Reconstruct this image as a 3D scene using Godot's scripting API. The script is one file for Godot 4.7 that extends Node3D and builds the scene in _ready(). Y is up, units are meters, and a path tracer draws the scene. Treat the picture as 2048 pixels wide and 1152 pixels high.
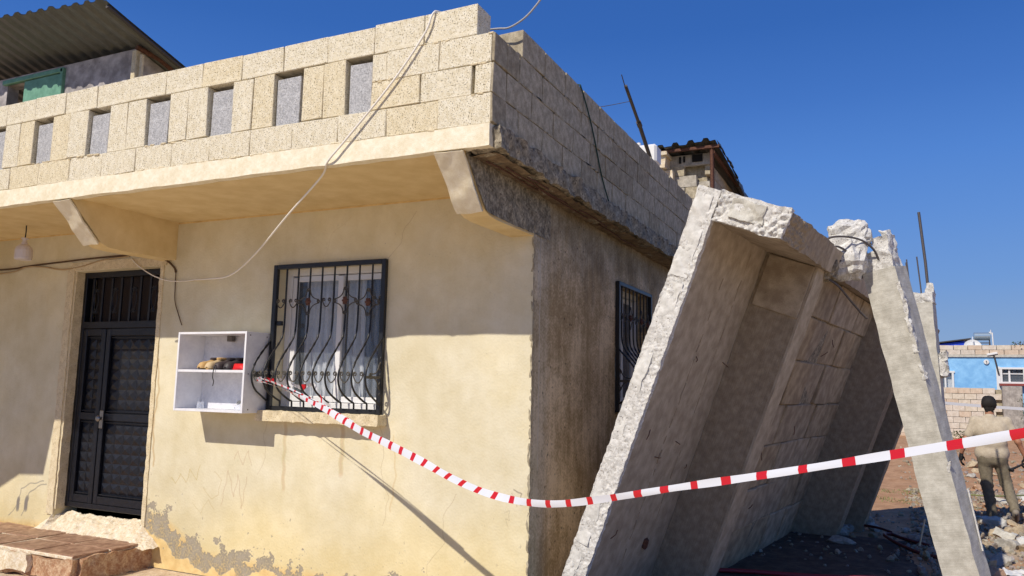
extends Node3D
# A plastered house with a block parapet, and beside it the fallen roof slab of its annex. x runs right along the
# house front, y up, z towards the street; the foot of the house's near corner is the origin. Metres.

# ---------------------------------------------------------------- mesh builder
class MB:
	var v := PackedVector3Array()
	var n := PackedVector3Array()
	var uv := PackedVector2Array()
	var col := PackedColorArray()
	var ix := PackedInt32Array()
	var tint := Color.WHITE

	func vert(p: Vector3, nn: Vector3, t := Vector2.ZERO) -> int:
		v.append(p); n.append(nn); uv.append(t); col.append(tint)
		return v.size() - 1

	func face(a: int, b: int, c: int) -> void:
		var g := (v[b] - v[a]).cross(v[c] - v[a])
		if g.dot(n[a] + n[b] + n[c]) > 0.0:
			ix.append(a); ix.append(c); ix.append(b)
		else:
			ix.append(a); ix.append(b); ix.append(c)

	func tri(a: Vector3, b: Vector3, c: Vector3, out := Vector3.ZERO) -> void:
		var g := (b - a).cross(c - a).normalized()
		if out != Vector3.ZERO and g.dot(out) < 0.0:
			g = -g
		var i := vert(a, g); vert(b, g); vert(c, g)
		face(i, i + 1, i + 2)

	func quad(a: Vector3, b: Vector3, c: Vector3, d: Vector3, out := Vector3.ZERO, t: Array = []) -> void:
		var g := (b - a).cross(c - a) + (c - a).cross(d - a)
		g = g.normalized()
		if out != Vector3.ZERO and g.dot(out) < 0.0:
			g = -g
		var i := v.size()
		var q := [a, b, c, d]
		for k in 4:
			vert(q[k], g, t[k] if t.size() == 4 else Vector2.ZERO)
		face(i, i + 1, i + 2)
		face(i, i + 2, i + 3)

	func box(c: Vector3, s: Vector3, ch := 0.0, bs := Basis.IDENTITY, jit := 0.0, rng: RandomNumberGenerator = null) -> void:
		var h := s * 0.5
		if ch <= 0.0:
			for ax in 3:
				for sg in [-1.0, 1.0]:
					var nn := Vector3.ZERO; nn[ax] = sg
					var p := Vector3.ZERO; p[(ax + 1) % 3] = 1.0
					var q := Vector3.ZERO; q[(ax + 2) % 3] = 1.0
					var o := nn * h
					quad(c + bs * (o - p * h - q * h), c + bs * (o + p * h - q * h), c + bs * (o + p * h + q * h), c + bs * (o - p * h + q * h), bs * nn)
			return
		# chamfered: three points at every corner
		var pts := {}
		for x in [-1, 1]:
			for y in [-1, 1]:
				for z in [-1, 1]:
					var sg := Vector3(x, y, z)
					var j := Vector3.ZERO
					if jit > 0.0:
						j = Vector3(rng.randf_range(-jit, jit), rng.randf_range(-jit, jit), rng.randf_range(-jit, jit))
					for ax in 3:
						var k := h - Vector3(ch, ch, ch)
						k[ax] = h[ax]
						pts[[x, y, z, ax]] = c + bs * (sg * k + j)
		for ax in 3:
			var a1 := (ax + 1) % 3
			var a2 := (ax + 2) % 3
			for sg in [-1, 1]:
				var nn := Vector3.ZERO; nn[ax] = sg
				var q := []
				for e in [[-1, -1], [1, -1], [1, 1], [-1, 1]]:
					var k := [0, 0, 0]
					k[ax] = sg; k[a1] = e[0]; k[a2] = e[1]
					q.append(pts[[k[0], k[1], k[2], ax]])
				quad(q[0], q[1], q[2], q[3], bs * nn)
		for ax in 3:   # edges along axis ax
			var a1 := (ax + 1) % 3
			var a2 := (ax + 2) % 3
			for e in [[-1, -1], [1, -1], [1, 1], [-1, 1]]:
				var k0 := [0, 0, 0]; k0[ax] = -1; k0[a1] = e[0]; k0[a2] = e[1]
				var k1 := [0, 0, 0]; k1[ax] = 1; k1[a1] = e[0]; k1[a2] = e[1]
				var nn := Vector3.ZERO; nn[a1] = e[0]; nn[a2] = e[1]
				quad(pts[[k0[0], k0[1], k0[2], a1]], pts[[k1[0], k1[1], k1[2], a1]], pts[[k1[0], k1[1], k1[2], a2]], pts[[k0[0], k0[1], k0[2], a2]], bs * nn)
		for x in [-1, 1]:
			for y in [-1, 1]:
				for z in [-1, 1]:
					tri(pts[[x, y, z, 0]], pts[[x, y, z, 1]], pts[[x, y, z, 2]], bs * Vector3(x, y, z))

	func grid(g: Array, out: Vector3, t := 0.0) -> void:
		# g: rows of points; smooth normals that face `out`
		var r := g.size()
		var c: int = g[0].size()
		var i0 := v.size()
		for i in r:
			for j in c:
				var du: Vector3 = g[mini(i + 1, r - 1)][j] - g[maxi(i - 1, 0)][j]
				var dv: Vector3 = g[i][mini(j + 1, c - 1)] - g[i][maxi(j - 1, 0)]
				var nn := du.cross(dv).normalized()
				if nn.dot(out) < 0.0:
					nn = -nn
				vert(g[i][j], nn, Vector2(j / float(c - 1), i / float(r - 1)))
		for i in r - 1:
			for j in c - 1:
				var a := i0 + i * c + j
				face(a, a + 1, a + c + 1)
				face(a, a + c + 1, a + c)

	func rough_box(c: Vector3, s: Vector3, cell: float, f: Callable, bs := Basis.IDENTITY, skip: Array = []) -> void:
		for ax in 3:
			var a1 := (ax + 1) % 3
			var a2 := (ax + 2) % 3
			var n1 := maxi(1, roundi(s[a1] / cell))
			var n2 := maxi(1, roundi(s[a2] / cell))
			for sg in [-1.0, 1.0]:
				var nn := Vector3.ZERO; nn[ax] = sg
				if nn in skip:
					continue
				var rows := []
				for i in n1 + 1:
					var row := []
					for j in n2 + 1:
						var p := Vector3.ZERO
						p[ax] = sg * s[ax] * 0.5
						p[a1] = (i / float(n1) - 0.5) * s[a1]
						p[a2] = (j / float(n2) - 0.5) * s[a2]
						p = c + bs * p
						row.append(p + f.call(p))
					rows.append(row)
				grid(rows, bs * nn)

	func tube(path: Array, rad, sides := 6, caps := true) -> void:
		var m := path.size()
		var up := Vector3.UP
		var i0 := v.size()
		var last := Vector3.ZERO
		for i in m:
			var d: Vector3 = (path[mini(i + 1, m - 1)] - path[maxi(i - 1, 0)]).normalized()
			if i == 0:
				up = Vector3.UP if absf(d.y) < 0.9 else Vector3.RIGHT
				last = (up - d * up.dot(d)).normalized()
			else:
				last = (last - d * last.dot(d)).normalized()
			var side := d.cross(last)
			var r: float = rad[i] if rad is Array else rad
			for k in sides:
				var a := TAU * k / sides
				var e := last * cos(a) + side * sin(a)
				vert(path[i] + e * r, e)
		for i in m - 1:
			for k in sides:
				var a := i0 + i * sides + k
				var b := i0 + i * sides + (k + 1) % sides
				face(a, b, b + sides)
				face(a, b + sides, a + sides)
		if caps:
			for e in [0, m - 1]:
				var d2: Vector3 = (path[0] - path[1]) if e == 0 else (path[m - 1] - path[m - 2])
				d2 = d2.normalized()
				var c0 := vert(path[e], d2)
				var ring := []
				for k in sides:
					ring.append(vert(v[i0 + e * sides + k], d2))
				for k in sides:
					face(c0, ring[k], ring[(k + 1) % sides])

	func lathe(c: Vector3, prof: Array, sides := 12, bs := Basis.IDENTITY) -> void:
		# prof: [radius, height] pairs along bs.y
		var g := []
		for pr in prof:
			var row := []
			for k in sides + 1:
				var a := TAU * k / sides
				row.append(c + bs * Vector3(cos(a) * pr[0], pr[1], sin(a) * pr[0]))
			g.append(row)
		for i in g.size() - 1:
			for k in sides:
				var a := TAU * (k + 0.5) / sides
				var rise: float = prof[i + 1][0] - prof[i][0]
				var run: float = prof[i + 1][1] - prof[i][1]
				var out := bs * Vector3(cos(a) * run, -rise, sin(a) * run) if run != 0.0 else bs * Vector3(0, -signf(rise), 0)
				quad(g[i][k], g[i][k + 1], g[i + 1][k + 1], g[i + 1][k], out)

	func prism(poly: PackedVector2Array, map: Callable, d0: float, d1: float, along: Vector3) -> void:
		# poly in 2D, map(p2, d) gives the point; d0..d1 along `along`
		var tr := Geometry2D.triangulate_polygon(poly)
		for e in [[d0, -along], [d1, along]]:
			for k in range(0, tr.size(), 3):
				tri(map.call(poly[tr[k]], e[0]), map.call(poly[tr[k + 1]], e[0]), map.call(poly[tr[k + 2]], e[0]), e[1])
		var mid := Vector2.ZERO
		var ccw := not Geometry2D.is_polygon_clockwise(poly)
		for k in poly.size():
			var a := poly[k]
			var b := poly[(k + 1) % poly.size()]
			var o := Vector2(b.y - a.y, a.x - b.x)
			if not ccw:
				o = -o
			mid = (a + b) * 0.5
			var out: Vector3 = map.call(mid + o.normalized() * 0.01, d0) - map.call(mid, d0)
			quad(map.call(a, d0), map.call(b, d0), map.call(b, d1), map.call(a, d1), out)

	func mesh(off := Vector3.ZERO) -> ArrayMesh:
		var a := []
		a.resize(Mesh.ARRAY_MAX)
		var w := v
		if off != Vector3.ZERO:
			w = v.duplicate()
			for i in w.size():
				w[i] -= off
		a[Mesh.ARRAY_VERTEX] = w
		a[Mesh.ARRAY_NORMAL] = n
		a[Mesh.ARRAY_TEX_UV] = uv
		a[Mesh.ARRAY_COLOR] = col
		a[Mesh.ARRAY_INDEX] = ix
		var m := ArrayMesh.new()
		m.add_surface_from_arrays(Mesh.PRIMITIVE_TRIANGLES, a)
		return m

# ---------------------------------------------------------------- nodes
var taken := {}
var offs := {}
var M := {}
var rng := RandomNumberGenerator.new()

func numbered(called: String) -> String:
	var k: int = taken.get(called, 0)
	taken[called] = k + 1
	return called if k == 0 else "%s_%03d" % [called, k]

func tag(o: Node3D, label: String, category: String, group := "", kind := "") -> Node3D:
	if label: o.set_meta("label", label)
	if category: o.set_meta("category", category)
	if group: o.set_meta("group", group)
	if kind: o.set_meta("kind", kind)
	return o

func thing(called: String, label: String, category: String, at := Vector3.ZERO, group := "") -> Node3D:
	var o := Node3D.new()
	o.name = numbered(called)
	add_child(o, true)
	o.position = at
	offs[o] = at
	return tag(o, label, category, group)

func part(called: String, b: MB, m: Material, parent: Node3D = null) -> MeshInstance3D:
	var off: Vector3 = offs.get(parent, Vector3.ZERO)
	return put(called, b.mesh(off), m, parent, Transform3D.IDENTITY, false)

func put(called: String, mesh: Mesh, m: Material, parent: Node3D, at := Transform3D.IDENTITY, world := true) -> MeshInstance3D:
	var o := MeshInstance3D.new()
	o.mesh = mesh
	o.material_override = m
	if parent == null:
		o.name = numbered(called)
		add_child(o, true)
		offs[o] = Vector3.ZERO
	else:
		o.name = called
		parent.add_child(o, true)
		offs[o] = offs.get(parent, Vector3.ZERO)
		if world:
			at.origin -= offs[o]
	o.transform = at
	return o

func single(called: String, b: MB, m: Material, label: String, category: String, group := "", at := Vector3.ZERO) -> MeshInstance3D:
	var o := put(called, b.mesh(at), m, null)
	o.position = at
	offs[o] = at
	tag(o, label, category, group)
	return o

func spline(pts: Array, per := 6) -> Array:
	var out := []
	for i in pts.size() - 1:
		var a: Vector3 = pts[maxi(i - 1, 0)]
		var b: Vector3 = pts[i]
		var c: Vector3 = pts[i + 1]
		var d: Vector3 = pts[mini(i + 2, pts.size() - 1)]
		for k in per:
			out.append(b.cubic_interpolate(c, a, d, k / float(per)))
	out.append(pts[-1])
	return out

# ---------------------------------------------------------------- textures and materials
const TS := 512
var bank := {}

func noise(seed_: int, freq: float, kind := FastNoiseLite.TYPE_SIMPLEX_SMOOTH, oct := 4) -> FastNoiseLite:
	var f := FastNoiseLite.new()
	f.seed = seed_
	f.frequency = freq
	f.noise_type = kind
	f.fractal_octaves = oct
	if kind == FastNoiseLite.TYPE_CELLULAR:
		f.cellular_return_type = FastNoiseLite.RETURN_DISTANCE
		if oct <= 1:
			f.fractal_type = FastNoiseLite.FRACTAL_NONE
	return f

func fill_bank() -> void:
	bank.a = noise(11, 0.010, FastNoiseLite.TYPE_SIMPLEX_SMOOTH, 5).get_seamless_image(TS, TS).get_data()
	bank.b = noise(12, 0.035, FastNoiseLite.TYPE_SIMPLEX_SMOOTH, 4).get_seamless_image(TS, TS).get_data()
	bank.c = noise(13, 0.16, FastNoiseLite.TYPE_SIMPLEX_SMOOTH, 3).get_seamless_image(TS, TS).get_data()
	bank.d = noise(14, 0.055, FastNoiseLite.TYPE_CELLULAR, 1).get_seamless_image(TS, TS).get_data()
	bank.e = noise(15, 0.11, FastNoiseLite.TYPE_CELLULAR, 1).get_seamless_image(TS, TS).get_data()

# c0..c1 by the weighted noises (a broad, b middle, c fine, s streaks down), pits of c2 where the cells lie deep
func stuff_tex(q: Dictionary) -> Array:
	var c0: Color = q.c0
	var c1: Color = q.c1
	var c2: Color = q.get("c2", c0)
	var wa: float = q.get("a", 0.5)
	var wb: float = q.get("b", 0.3)
	var wc: float = q.get("c", 0.2)
	var ws: float = q.get("s", 0.0)
	var wt: float = q.get("t", 0.0)
	var gain: float = q.get("gain", 1.6)
	var pit: float = q.get("pit", 2.0)
	var soft: float = q.get("soft", 0.1)
	var pits: PackedByteArray = bank[q.get("cells", "e")]
	var ha: float = q.get("ha", 0.1)
	var hb: float = q.get("hb", 0.3)
	var hc: float = q.get("hc", 0.6)
	var hd: float = q.get("hd", 0.0)
	var A: PackedByteArray = bank.a
	var B: PackedByteArray = bank.b
	var C: PackedByteArray = bank.c
	var out := PackedByteArray()
	out.resize(TS * TS * 3)
	var hgt := PackedByteArray()
	hgt.resize(TS * TS)
	var i := 0
	for y in TS:
		for x in TS:
			var a := A[i] / 255.0
			var b := B[i] / 255.0
			var c := C[i] / 255.0
			var s := 0.5
			if ws > 0.0:
				s = B[(y / 8) * TS + (x * 3) % TS] / 255.0
			elif wt > 0.0:
				s = B[((y * 3) % TS) * TS + x / 8] / 255.0
			var t := clampf(0.5 + gain * (wa * (a - 0.5) + wb * (b - 0.5) + wc * (c - 0.5) + (ws + wt) * (s - 0.5)), 0.0, 1.0)
			var p := clampf((pits[i] / 255.0 - pit) / soft, 0.0, 1.0)
			out[i * 3] = int(255.0 * lerpf(lerpf(c0.r, c1.r, t), c2.r, p))
			out[i * 3 + 1] = int(255.0 * lerpf(lerpf(c0.g, c1.g, t), c2.g, p))
			out[i * 3 + 2] = int(255.0 * lerpf(lerpf(c0.b, c1.b, t), c2.b, p))
			hgt[i] = int(clampf(128.0 + 127.0 * (ha * (a - 0.5) + hb * (b - 0.5) + hc * (c - 0.5) + (ws + wt) * 0.3 * (s - 0.5)) * 1.6 - 127.0 * hd * p, 0.0, 255.0))
			i += 1
	return [ImageTexture.create_from_image(Image.create_from_data(TS, TS, false, Image.FORMAT_RGB8, out)), ImageTexture.create_from_image(Image.create_from_data(TS, TS, false, Image.FORMAT_L8, hgt))]

func stuff(called: String, tile: float, rough: float, bump: float, q: Dictionary, world := true) -> StandardMaterial3D:
	var t := stuff_tex(q)
	var m := plain(called, Color.WHITE, rough)
	m.albedo_texture = t[0]
	m.uv1_triplanar = true
	m.uv1_world_triplanar = world
	m.uv1_scale = Vector3.ONE / tile
	m.uv1_triplanar_sharpness = 6.0
	if bump > 0.0:
		m.heightmap_enabled = true
		m.heightmap_texture = t[1]
		m.heightmap_scale = bump
	M[called] = m
	return m

func plain(called: String, c: Color, rough := 0.8, metal := 0.0) -> StandardMaterial3D:
	var m := StandardMaterial3D.new()
	m.resource_name = called
	m.albedo_color = c
	m.roughness = rough
	m.metallic = metal
	M[called] = m
	return m

func tinted(called: String, from: String, c: Color) -> StandardMaterial3D:
	var m: StandardMaterial3D = M[from].duplicate()
	m.resource_name = called
	m.albedo_color = c
	M[called] = m
	return m

func rgb8(r: int, g: int, b: int) -> Color:
	return Color(r / 255.0, g / 255.0, b / 255.0)

func make_materials() -> void:
	fill_bank()
	stuff("pumice_cream", 0.42, 0.95, 0.5, {"c0": rgb8(206, 191, 154), "c1": rgb8(255, 250, 234), "c2": rgb8(96, 82, 56), "a": 0.2, "b": 0.25, "c": 1.0, "gain": 2.3, "pit": 0.62, "soft": 0.16, "hd": 0.8, "hc": 0.8})
	tinted("pumice_cream_pale", "pumice_cream", Color(1.0, 1.0, 1.0))
	tinted("pumice_cream_warm", "pumice_cream", Color(0.99, 0.975, 0.94))
	stuff("pumice_grey", 0.36, 0.95, 0.5, {"c0": rgb8(150, 150, 152), "c1": rgb8(226, 226, 226), "c2": rgb8(80, 80, 84), "a": 0.2, "b": 0.4, "c": 0.9, "gain": 2.1, "pit": 0.64, "soft": 0.14, "hd": 0.7, "hc": 0.9})
	stuff("block_side", 0.5, 0.95, 0.4, {"c0": rgb8(150, 139, 116), "c1": rgb8(205, 193, 167), "c2": rgb8(92, 83, 66), "a": 0.6, "b": 0.3, "c": 0.5, "s": 0.2, "gain": 1.6, "pit": 0.74, "soft": 0.14, "hd": 0.5, "hc": 0.8})
	tinted("block_side_dark", "block_side", Color(0.92, 0.91, 0.89))
	tinted("block_side_pale", "block_side", Color(1.0, 1.0, 1.0))
	stuff("mortar", 0.6, 0.95, 0.5, {"c0": rgb8(134, 124, 104), "c1": rgb8(196, 185, 158)})
	stuff("fascia_plaster", 0.7, 0.9, 0.35, {"c0": rgb8(226, 213, 180), "c1": rgb8(248, 240, 218), "c2": rgb8(190, 170, 130), "a": 0.5, "b": 0.4, "c": 0.4})
	stuff("ochre_plaster", 1.6, 0.85, 0.12, {"c0": rgb8(214, 188, 134), "c1": rgb8(234, 212, 164), "a": 0.7, "b": 0.2, "c": 0.15, "gain": 1.2})
	stuff("sill_plaster", 0.5, 0.95, 0.5, {"c0": rgb8(204, 187, 150), "c1": rgb8(234, 220, 188), "c2": rgb8(140, 120, 84), "pit": 0.7, "hd": 0.5})
	stuff("concrete", 0.8, 0.9, 0.2, {"c0": rgb8(172, 168, 156), "c1": rgb8(214, 211, 200), "c2": rgb8(128, 120, 108), "a": 0.6, "b": 0.3, "c": 0.4, "t": 0.35, "gain": 1.3, "pit": 0.86, "soft": 0.08, "hd": 0.6}, false)
	stuff("concrete_broken", 0.42, 0.95, 0.9, {"c0": rgb8(196, 193, 186), "c1": rgb8(238, 236, 230), "c2": rgb8(128, 120, 110), "a": 0.6, "b": 0.5, "c": 0.5, "gain": 1.8, "pit": 0.62, "soft": 0.36, "cells": "d", "hd": 0.9}, false)
	stuff("concrete_pale", 0.5, 0.9, 0.25, {"c0": rgb8(196, 194, 187), "c1": rgb8(226, 224, 218), "c2": rgb8(156, 150, 140), "a": 0.7, "b": 0.4, "c": 0.3, "gain": 1.4, "pit": 0.84, "hd": 0.4}, false)
	stuff("concrete_form", 0.9, 0.9, 0.3, {"c0": rgb8(160, 145, 124), "c1": rgb8(194, 180, 158), "c2": rgb8(104, 92, 78), "a": 0.8, "b": 0.15, "c": 0.25, "t": 0.35, "gain": 1.4, "pit": 0.85, "soft": 0.1, "hd": 0.4}, false)
	stuff("concrete_rib", 0.5, 0.95, 0.7, {"c0": rgb8(142, 127, 106), "c1": rgb8(184, 168, 144), "c2": rgb8(96, 84, 68), "a": 0.6, "b": 0.12, "c": 0.35, "t": 0.5, "gain": 1.3, "pit": 0.8, "soft": 0.14, "hd": 0.5}, false)
	stuff("infill_block", 1.1, 0.95, 0.3, {"c0": rgb8(152, 136, 114), "c1": rgb8(190, 174, 149), "c2": rgb8(94, 82, 66), "a": 0.9, "b": 0.2, "c": 0.3, "gain": 1.7, "pit": 0.84, "soft": 0.14, "hd": 0.5}, false)
	tinted("infill_block_brown", "infill_block", Color(0.98, 0.96, 0.92))
	tinted("infill_block_dark", "infill_block", Color(0.95, 0.945, 0.935))
	stuff("concrete_dirty", 0.6, 0.95, 0.6, {"c0": rgb8(100, 91, 75), "c1": rgb8(186, 174, 150), "c2": rgb8(60, 44, 32), "a": 0.5, "b": 0.5, "c": 0.3, "gain": 1.8, "pit": 0.7, "soft": 0.2, "cells": "d", "hd": 0.5})
	stuff("shade_dark_floor", 1.3, 0.9, 0.5, {"c0": rgb8(58, 48, 42), "c1": rgb8(100, 86, 74), "c2": rgb8(40, 34, 30), "a": 0.7, "b": 0.5, "pit": 0.8})  # dirt floor, its colour darkened to stand for the deep shade under the slab
	stuff("slab_soffit", 0.8, 0.95, 0.5, {"c0": rgb8(96, 78, 58), "c1": rgb8(160, 140, 110), "c2": rgb8(92, 56, 34), "pit": 0.72, "cells": "d", "hd": 0.4})
	stuff("side_block_plain", 0.7, 0.95, 0.3, {"c0": rgb8(150, 143, 130), "c1": rgb8(202, 195, 182), "c2": rgb8(100, 90, 74), "pit": 0.76, "hd": 0.5})
	stuff("shed_plaster", 1.5, 0.95, 0.2, {"c0": rgb8(140, 134, 132), "c1": rgb8(196, 190, 188), "c2": rgb8(100, 90, 84), "a": 0.9, "b": 0.3, "gain": 1.5, "pit": 0.82})
	stuff("tin_sheet", 1.1, 0.55, 0.05, {"c0": rgb8(88, 89, 85), "c1": rgb8(114, 115, 110), "c2": rgb8(104, 92, 76), "pit": 0.9, "a": 0.5, "gain": 1.2})
	M.tin_sheet.metallic = 0.35
	stuff("green_paint", 0.9, 0.55, 0.06, {"c0": rgb8(92, 140, 116), "c1": rgb8(122, 172, 146), "c2": rgb8(80, 110, 92), "pit": 0.9})
	stuff("black_paint", 0.35, 0.38, 0.12, {"c0": rgb8(5, 6, 11), "c1": rgb8(20, 25, 38), "c2": rgb8(60, 62, 68), "a": 0.5, "b": 0.4, "c": 0.4, "pit": 0.86, "soft": 0.12})
	stuff("grille_paint", 0.12, 0.4, 0.0, {"c0": rgb8(16, 17, 20), "c1": rgb8(38, 40, 44), "c2": rgb8(92, 78, 62), "pit": 0.84, "soft": 0.1})
	stuff("scroll_iron", 0.12, 0.5, 0.0, {"c0": rgb8(44, 42, 38), "c1": rgb8(104, 98, 86), "c2": rgb8(120, 84, 60), "pit": 0.84})
	stuff("rust", 0.25, 0.85, 0.1, {"c0": rgb8(72, 44, 34), "c1": rgb8(122, 82, 62), "c2": rgb8(52, 34, 28), "pit": 0.8})
	stuff("rebar_steel", 0.06, 0.55, 0.0, {"c0": rgb8(66, 62, 62), "c1": rgb8(120, 114, 112), "c2": rgb8(96, 64, 46), "pit": 0.7})
	M.rebar_steel.metallic = 0.3
	stuff("white_board", 0.8, 0.35, 0.0, {"c0": rgb8(222, 222, 226), "c1": rgb8(240, 240, 242), "c2": rgb8(196, 192, 188), "pit": 0.9})
	stuff("back_board", 0.5, 0.5, 0.0, {"c0": rgb8(206, 206, 212), "c1": rgb8(232, 232, 236), "c2": rgb8(180, 176, 176), "pit": 0.86})
	plain("pvc", rgb8(232, 232, 232), 0.35)
	plain("rubber", rgb8(20, 20, 22), 0.6)
	stuff("curtain", 0.5, 0.9, 0.0, {"c0": rgb8(182, 187, 195), "c1": rgb8(212, 216, 221)})
	M.curtain.backlight_enabled = true
	M.curtain.backlight = Color(0.35, 0.35, 0.36)
	plain("room_gap_dark", rgb8(88, 96, 112), 0.9)
	var gl := plain("glass", Color(0.9, 0.95, 1.0, 0.1), 0.04)
	gl.transparency = BaseMaterial3D.TRANSPARENCY_ALPHA
	var cp := plain("clear_plastic", Color(0.95, 0.97, 1.0, 0.25), 0.08)
	cp.transparency = BaseMaterial3D.TRANSPARENCY_ALPHA
	plain("interior", rgb8(120, 108, 92), 0.9)
	stuff("tile", 0.7, 0.5, 0.1, {"c0": rgb8(138, 102, 80), "c1": rgb8(186, 150, 122), "c2": rgb8(206, 176, 140), "a": 0.7, "b": 0.4, "gain": 1.9, "pit": 0.8, "soft": 0.2, "cells": "d"})
	stuff("terracotta", 0.5, 0.95, 0.5, {"c0": rgb8(164, 120, 88), "c1": rgb8(210, 182, 148), "c2": rgb8(124, 86, 62), "a": 0.6, "b": 0.5, "gain": 1.9, "pit": 0.72, "hd": 0.5})
	stuff("whitewash", 0.5, 0.95, 0.7, {"c0": rgb8(212, 190, 152), "c1": rgb8(246, 238, 220), "c2": rgb8(190, 140, 108), "a": 0.4, "b": 0.5, "c": 0.4, "gain": 1.8, "pit": 0.74, "hd": 0.4})
	stuff("soil", 2.2, 0.98, 1.2, {"c0": rgb8(196, 174, 146), "c1": rgb8(232, 216, 192), "c2": rgb8(160, 136, 108), "a": 0.5, "b": 0.5, "c": 0.4, "gain": 1.7, "pit": 0.78, "hd": 0.5})
	M.soil.vertex_color_use_as_albedo = true
	stuff("stone_tan", 0.5, 0.95, 0.4, {"c0": rgb8(150, 132, 106), "c1": rgb8(214, 196, 164), "c2": rgb8(130, 100, 74), "pit": 0.78})
	stuff("stone_grey", 0.5, 0.95, 0.5, {"c0": rgb8(142, 136, 126), "c1": rgb8(204, 200, 190), "c2": rgb8(110, 104, 94), "pit": 0.78, "hd": 0.4})
	stuff("stone_red", 0.5, 0.95, 0.4, {"c0": rgb8(168, 132, 106), "c1": rgb8(212, 182, 150), "c2": rgb8(120, 84, 60), "pit": 0.78})
	stuff("wall_block_far", 1.0, 0.95, 0.3, {"c0": rgb8(194, 182, 166), "c1": rgb8(226, 217, 204), "c2": rgb8(160, 146, 130), "pit": 0.8})
	tinted("wall_block_far_pale", "wall_block_far", Color(1.0, 1.0, 0.98))
	tinted("wall_block_far_pink", "wall_block_far", Color(0.98, 0.94, 0.9))
	stuff("blue_paint", 2.0, 0.85, 0.1, {"c0": rgb8(122, 178, 226), "c1": rgb8(148, 202, 244), "c2": rgb8(112, 166, 214), "a": 0.8, "pit": 0.86})
	stuff("far_grey_plaster", 1.2, 0.95, 0.3, {"c0": rgb8(140, 134, 128), "c1": rgb8(186, 180, 172), "c2": rgb8(206, 202, 196), "a": 0.7, "s": 0.5, "pit": 0.84})
	plain("blue_sheet", rgb8(26, 66, 196), 0.45)
	plain("white_paint", rgb8(226, 226, 224), 0.55)
	plain("tank_metal", rgb8(176, 196, 206), 0.25, 0.6)
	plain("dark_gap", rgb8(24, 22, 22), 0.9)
	plain("red_beam", rgb8(140, 66, 58), 0.7)
	plain("leaf", rgb8(66, 92, 44), 0.7)
	plain("grass_blade", rgb8(128, 134, 84), 0.8)
	plain("tape_white", rgb8(222, 224, 230), 0.35)
	M.tape_white.backlight_enabled = true
	M.tape_white.backlight = Color(0.4, 0.4, 0.4)
	plain("tape", Color.WHITE, 0.35)
	M.tape.vertex_color_use_as_albedo = true
	M.tape.backlight_enabled = true
	M.tape.backlight = Color(0.3, 0.3, 0.3)
	plain("cable_white", rgb8(236, 230, 218), 0.5)
	plain("cable_tan", rgb8(176, 150, 112), 0.6)
	plain("cable_grey", rgb8(156, 156, 158), 0.5)
	plain("cable_brown", rgb8(84, 58, 36), 0.7)
	plain("cable_green", rgb8(20, 58, 44), 0.6)
	plain("pole_steel", rgb8(72, 68, 68), 0.6, 0.3)
	plain("hose_red", rgb8(146, 40, 52), 0.5)
	plain("hose_dark", rgb8(96, 44, 44), 0.55)
	plain("skin", rgb8(172, 120, 92), 0.6)
	M.skin.subsurf_scatter_enabled = true
	M.skin.subsurf_scatter_strength = 0.12
	plain("hair", rgb8(30, 26, 24), 0.8)
	stuff("shirt", 0.4, 0.9, 0.1, {"c0": rgb8(176, 162, 140), "c1": rgb8(202, 190, 168)}, false)
	stuff("trousers", 0.4, 0.9, 0.1, {"c0": rgb8(106, 97, 80), "c1": rgb8(140, 129, 108)}, false)
	plain("glove", rgb8(26, 26, 28), 0.8)
	plain("shoe_grey", rgb8(140, 130, 116), 0.8)
	plain("shoe_beige", rgb8(196, 160, 104), 0.7)
	plain("shoe_beige_light", rgb8(206, 182, 140), 0.7)
	plain("shoe_brown", rgb8(70, 60, 60), 0.6)
	plain("shoe_dark", rgb8(58, 52, 54), 0.55)
	plain("shoe_black", rgb8(34, 30, 32), 0.6)
	plain("slipper_red", rgb8(214, 30, 36), 0.4)
	plain("lamp_white", rgb8(214, 206, 206), 0.35)
	plain("meter_white", rgb8(224, 224, 222), 0.5)
	plain("rosette", rgb8(96, 62, 50), 0.7)

# ---------------------------------------------------------------- painted plaster of the two walls
const FW := 1536
const FH := 768
const SW := 1024
const SH := 736

func step_at(pts: Array, x: float) -> float:
	for k in pts.size() - 1:
		if x <= pts[k + 1].x:
			return lerpf(pts[k].y, pts[k + 1].y, clampf((x - pts[k].x) / (pts[k + 1].x - pts[k].x), 0.0, 1.0))
	return pts[-1].y

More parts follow.
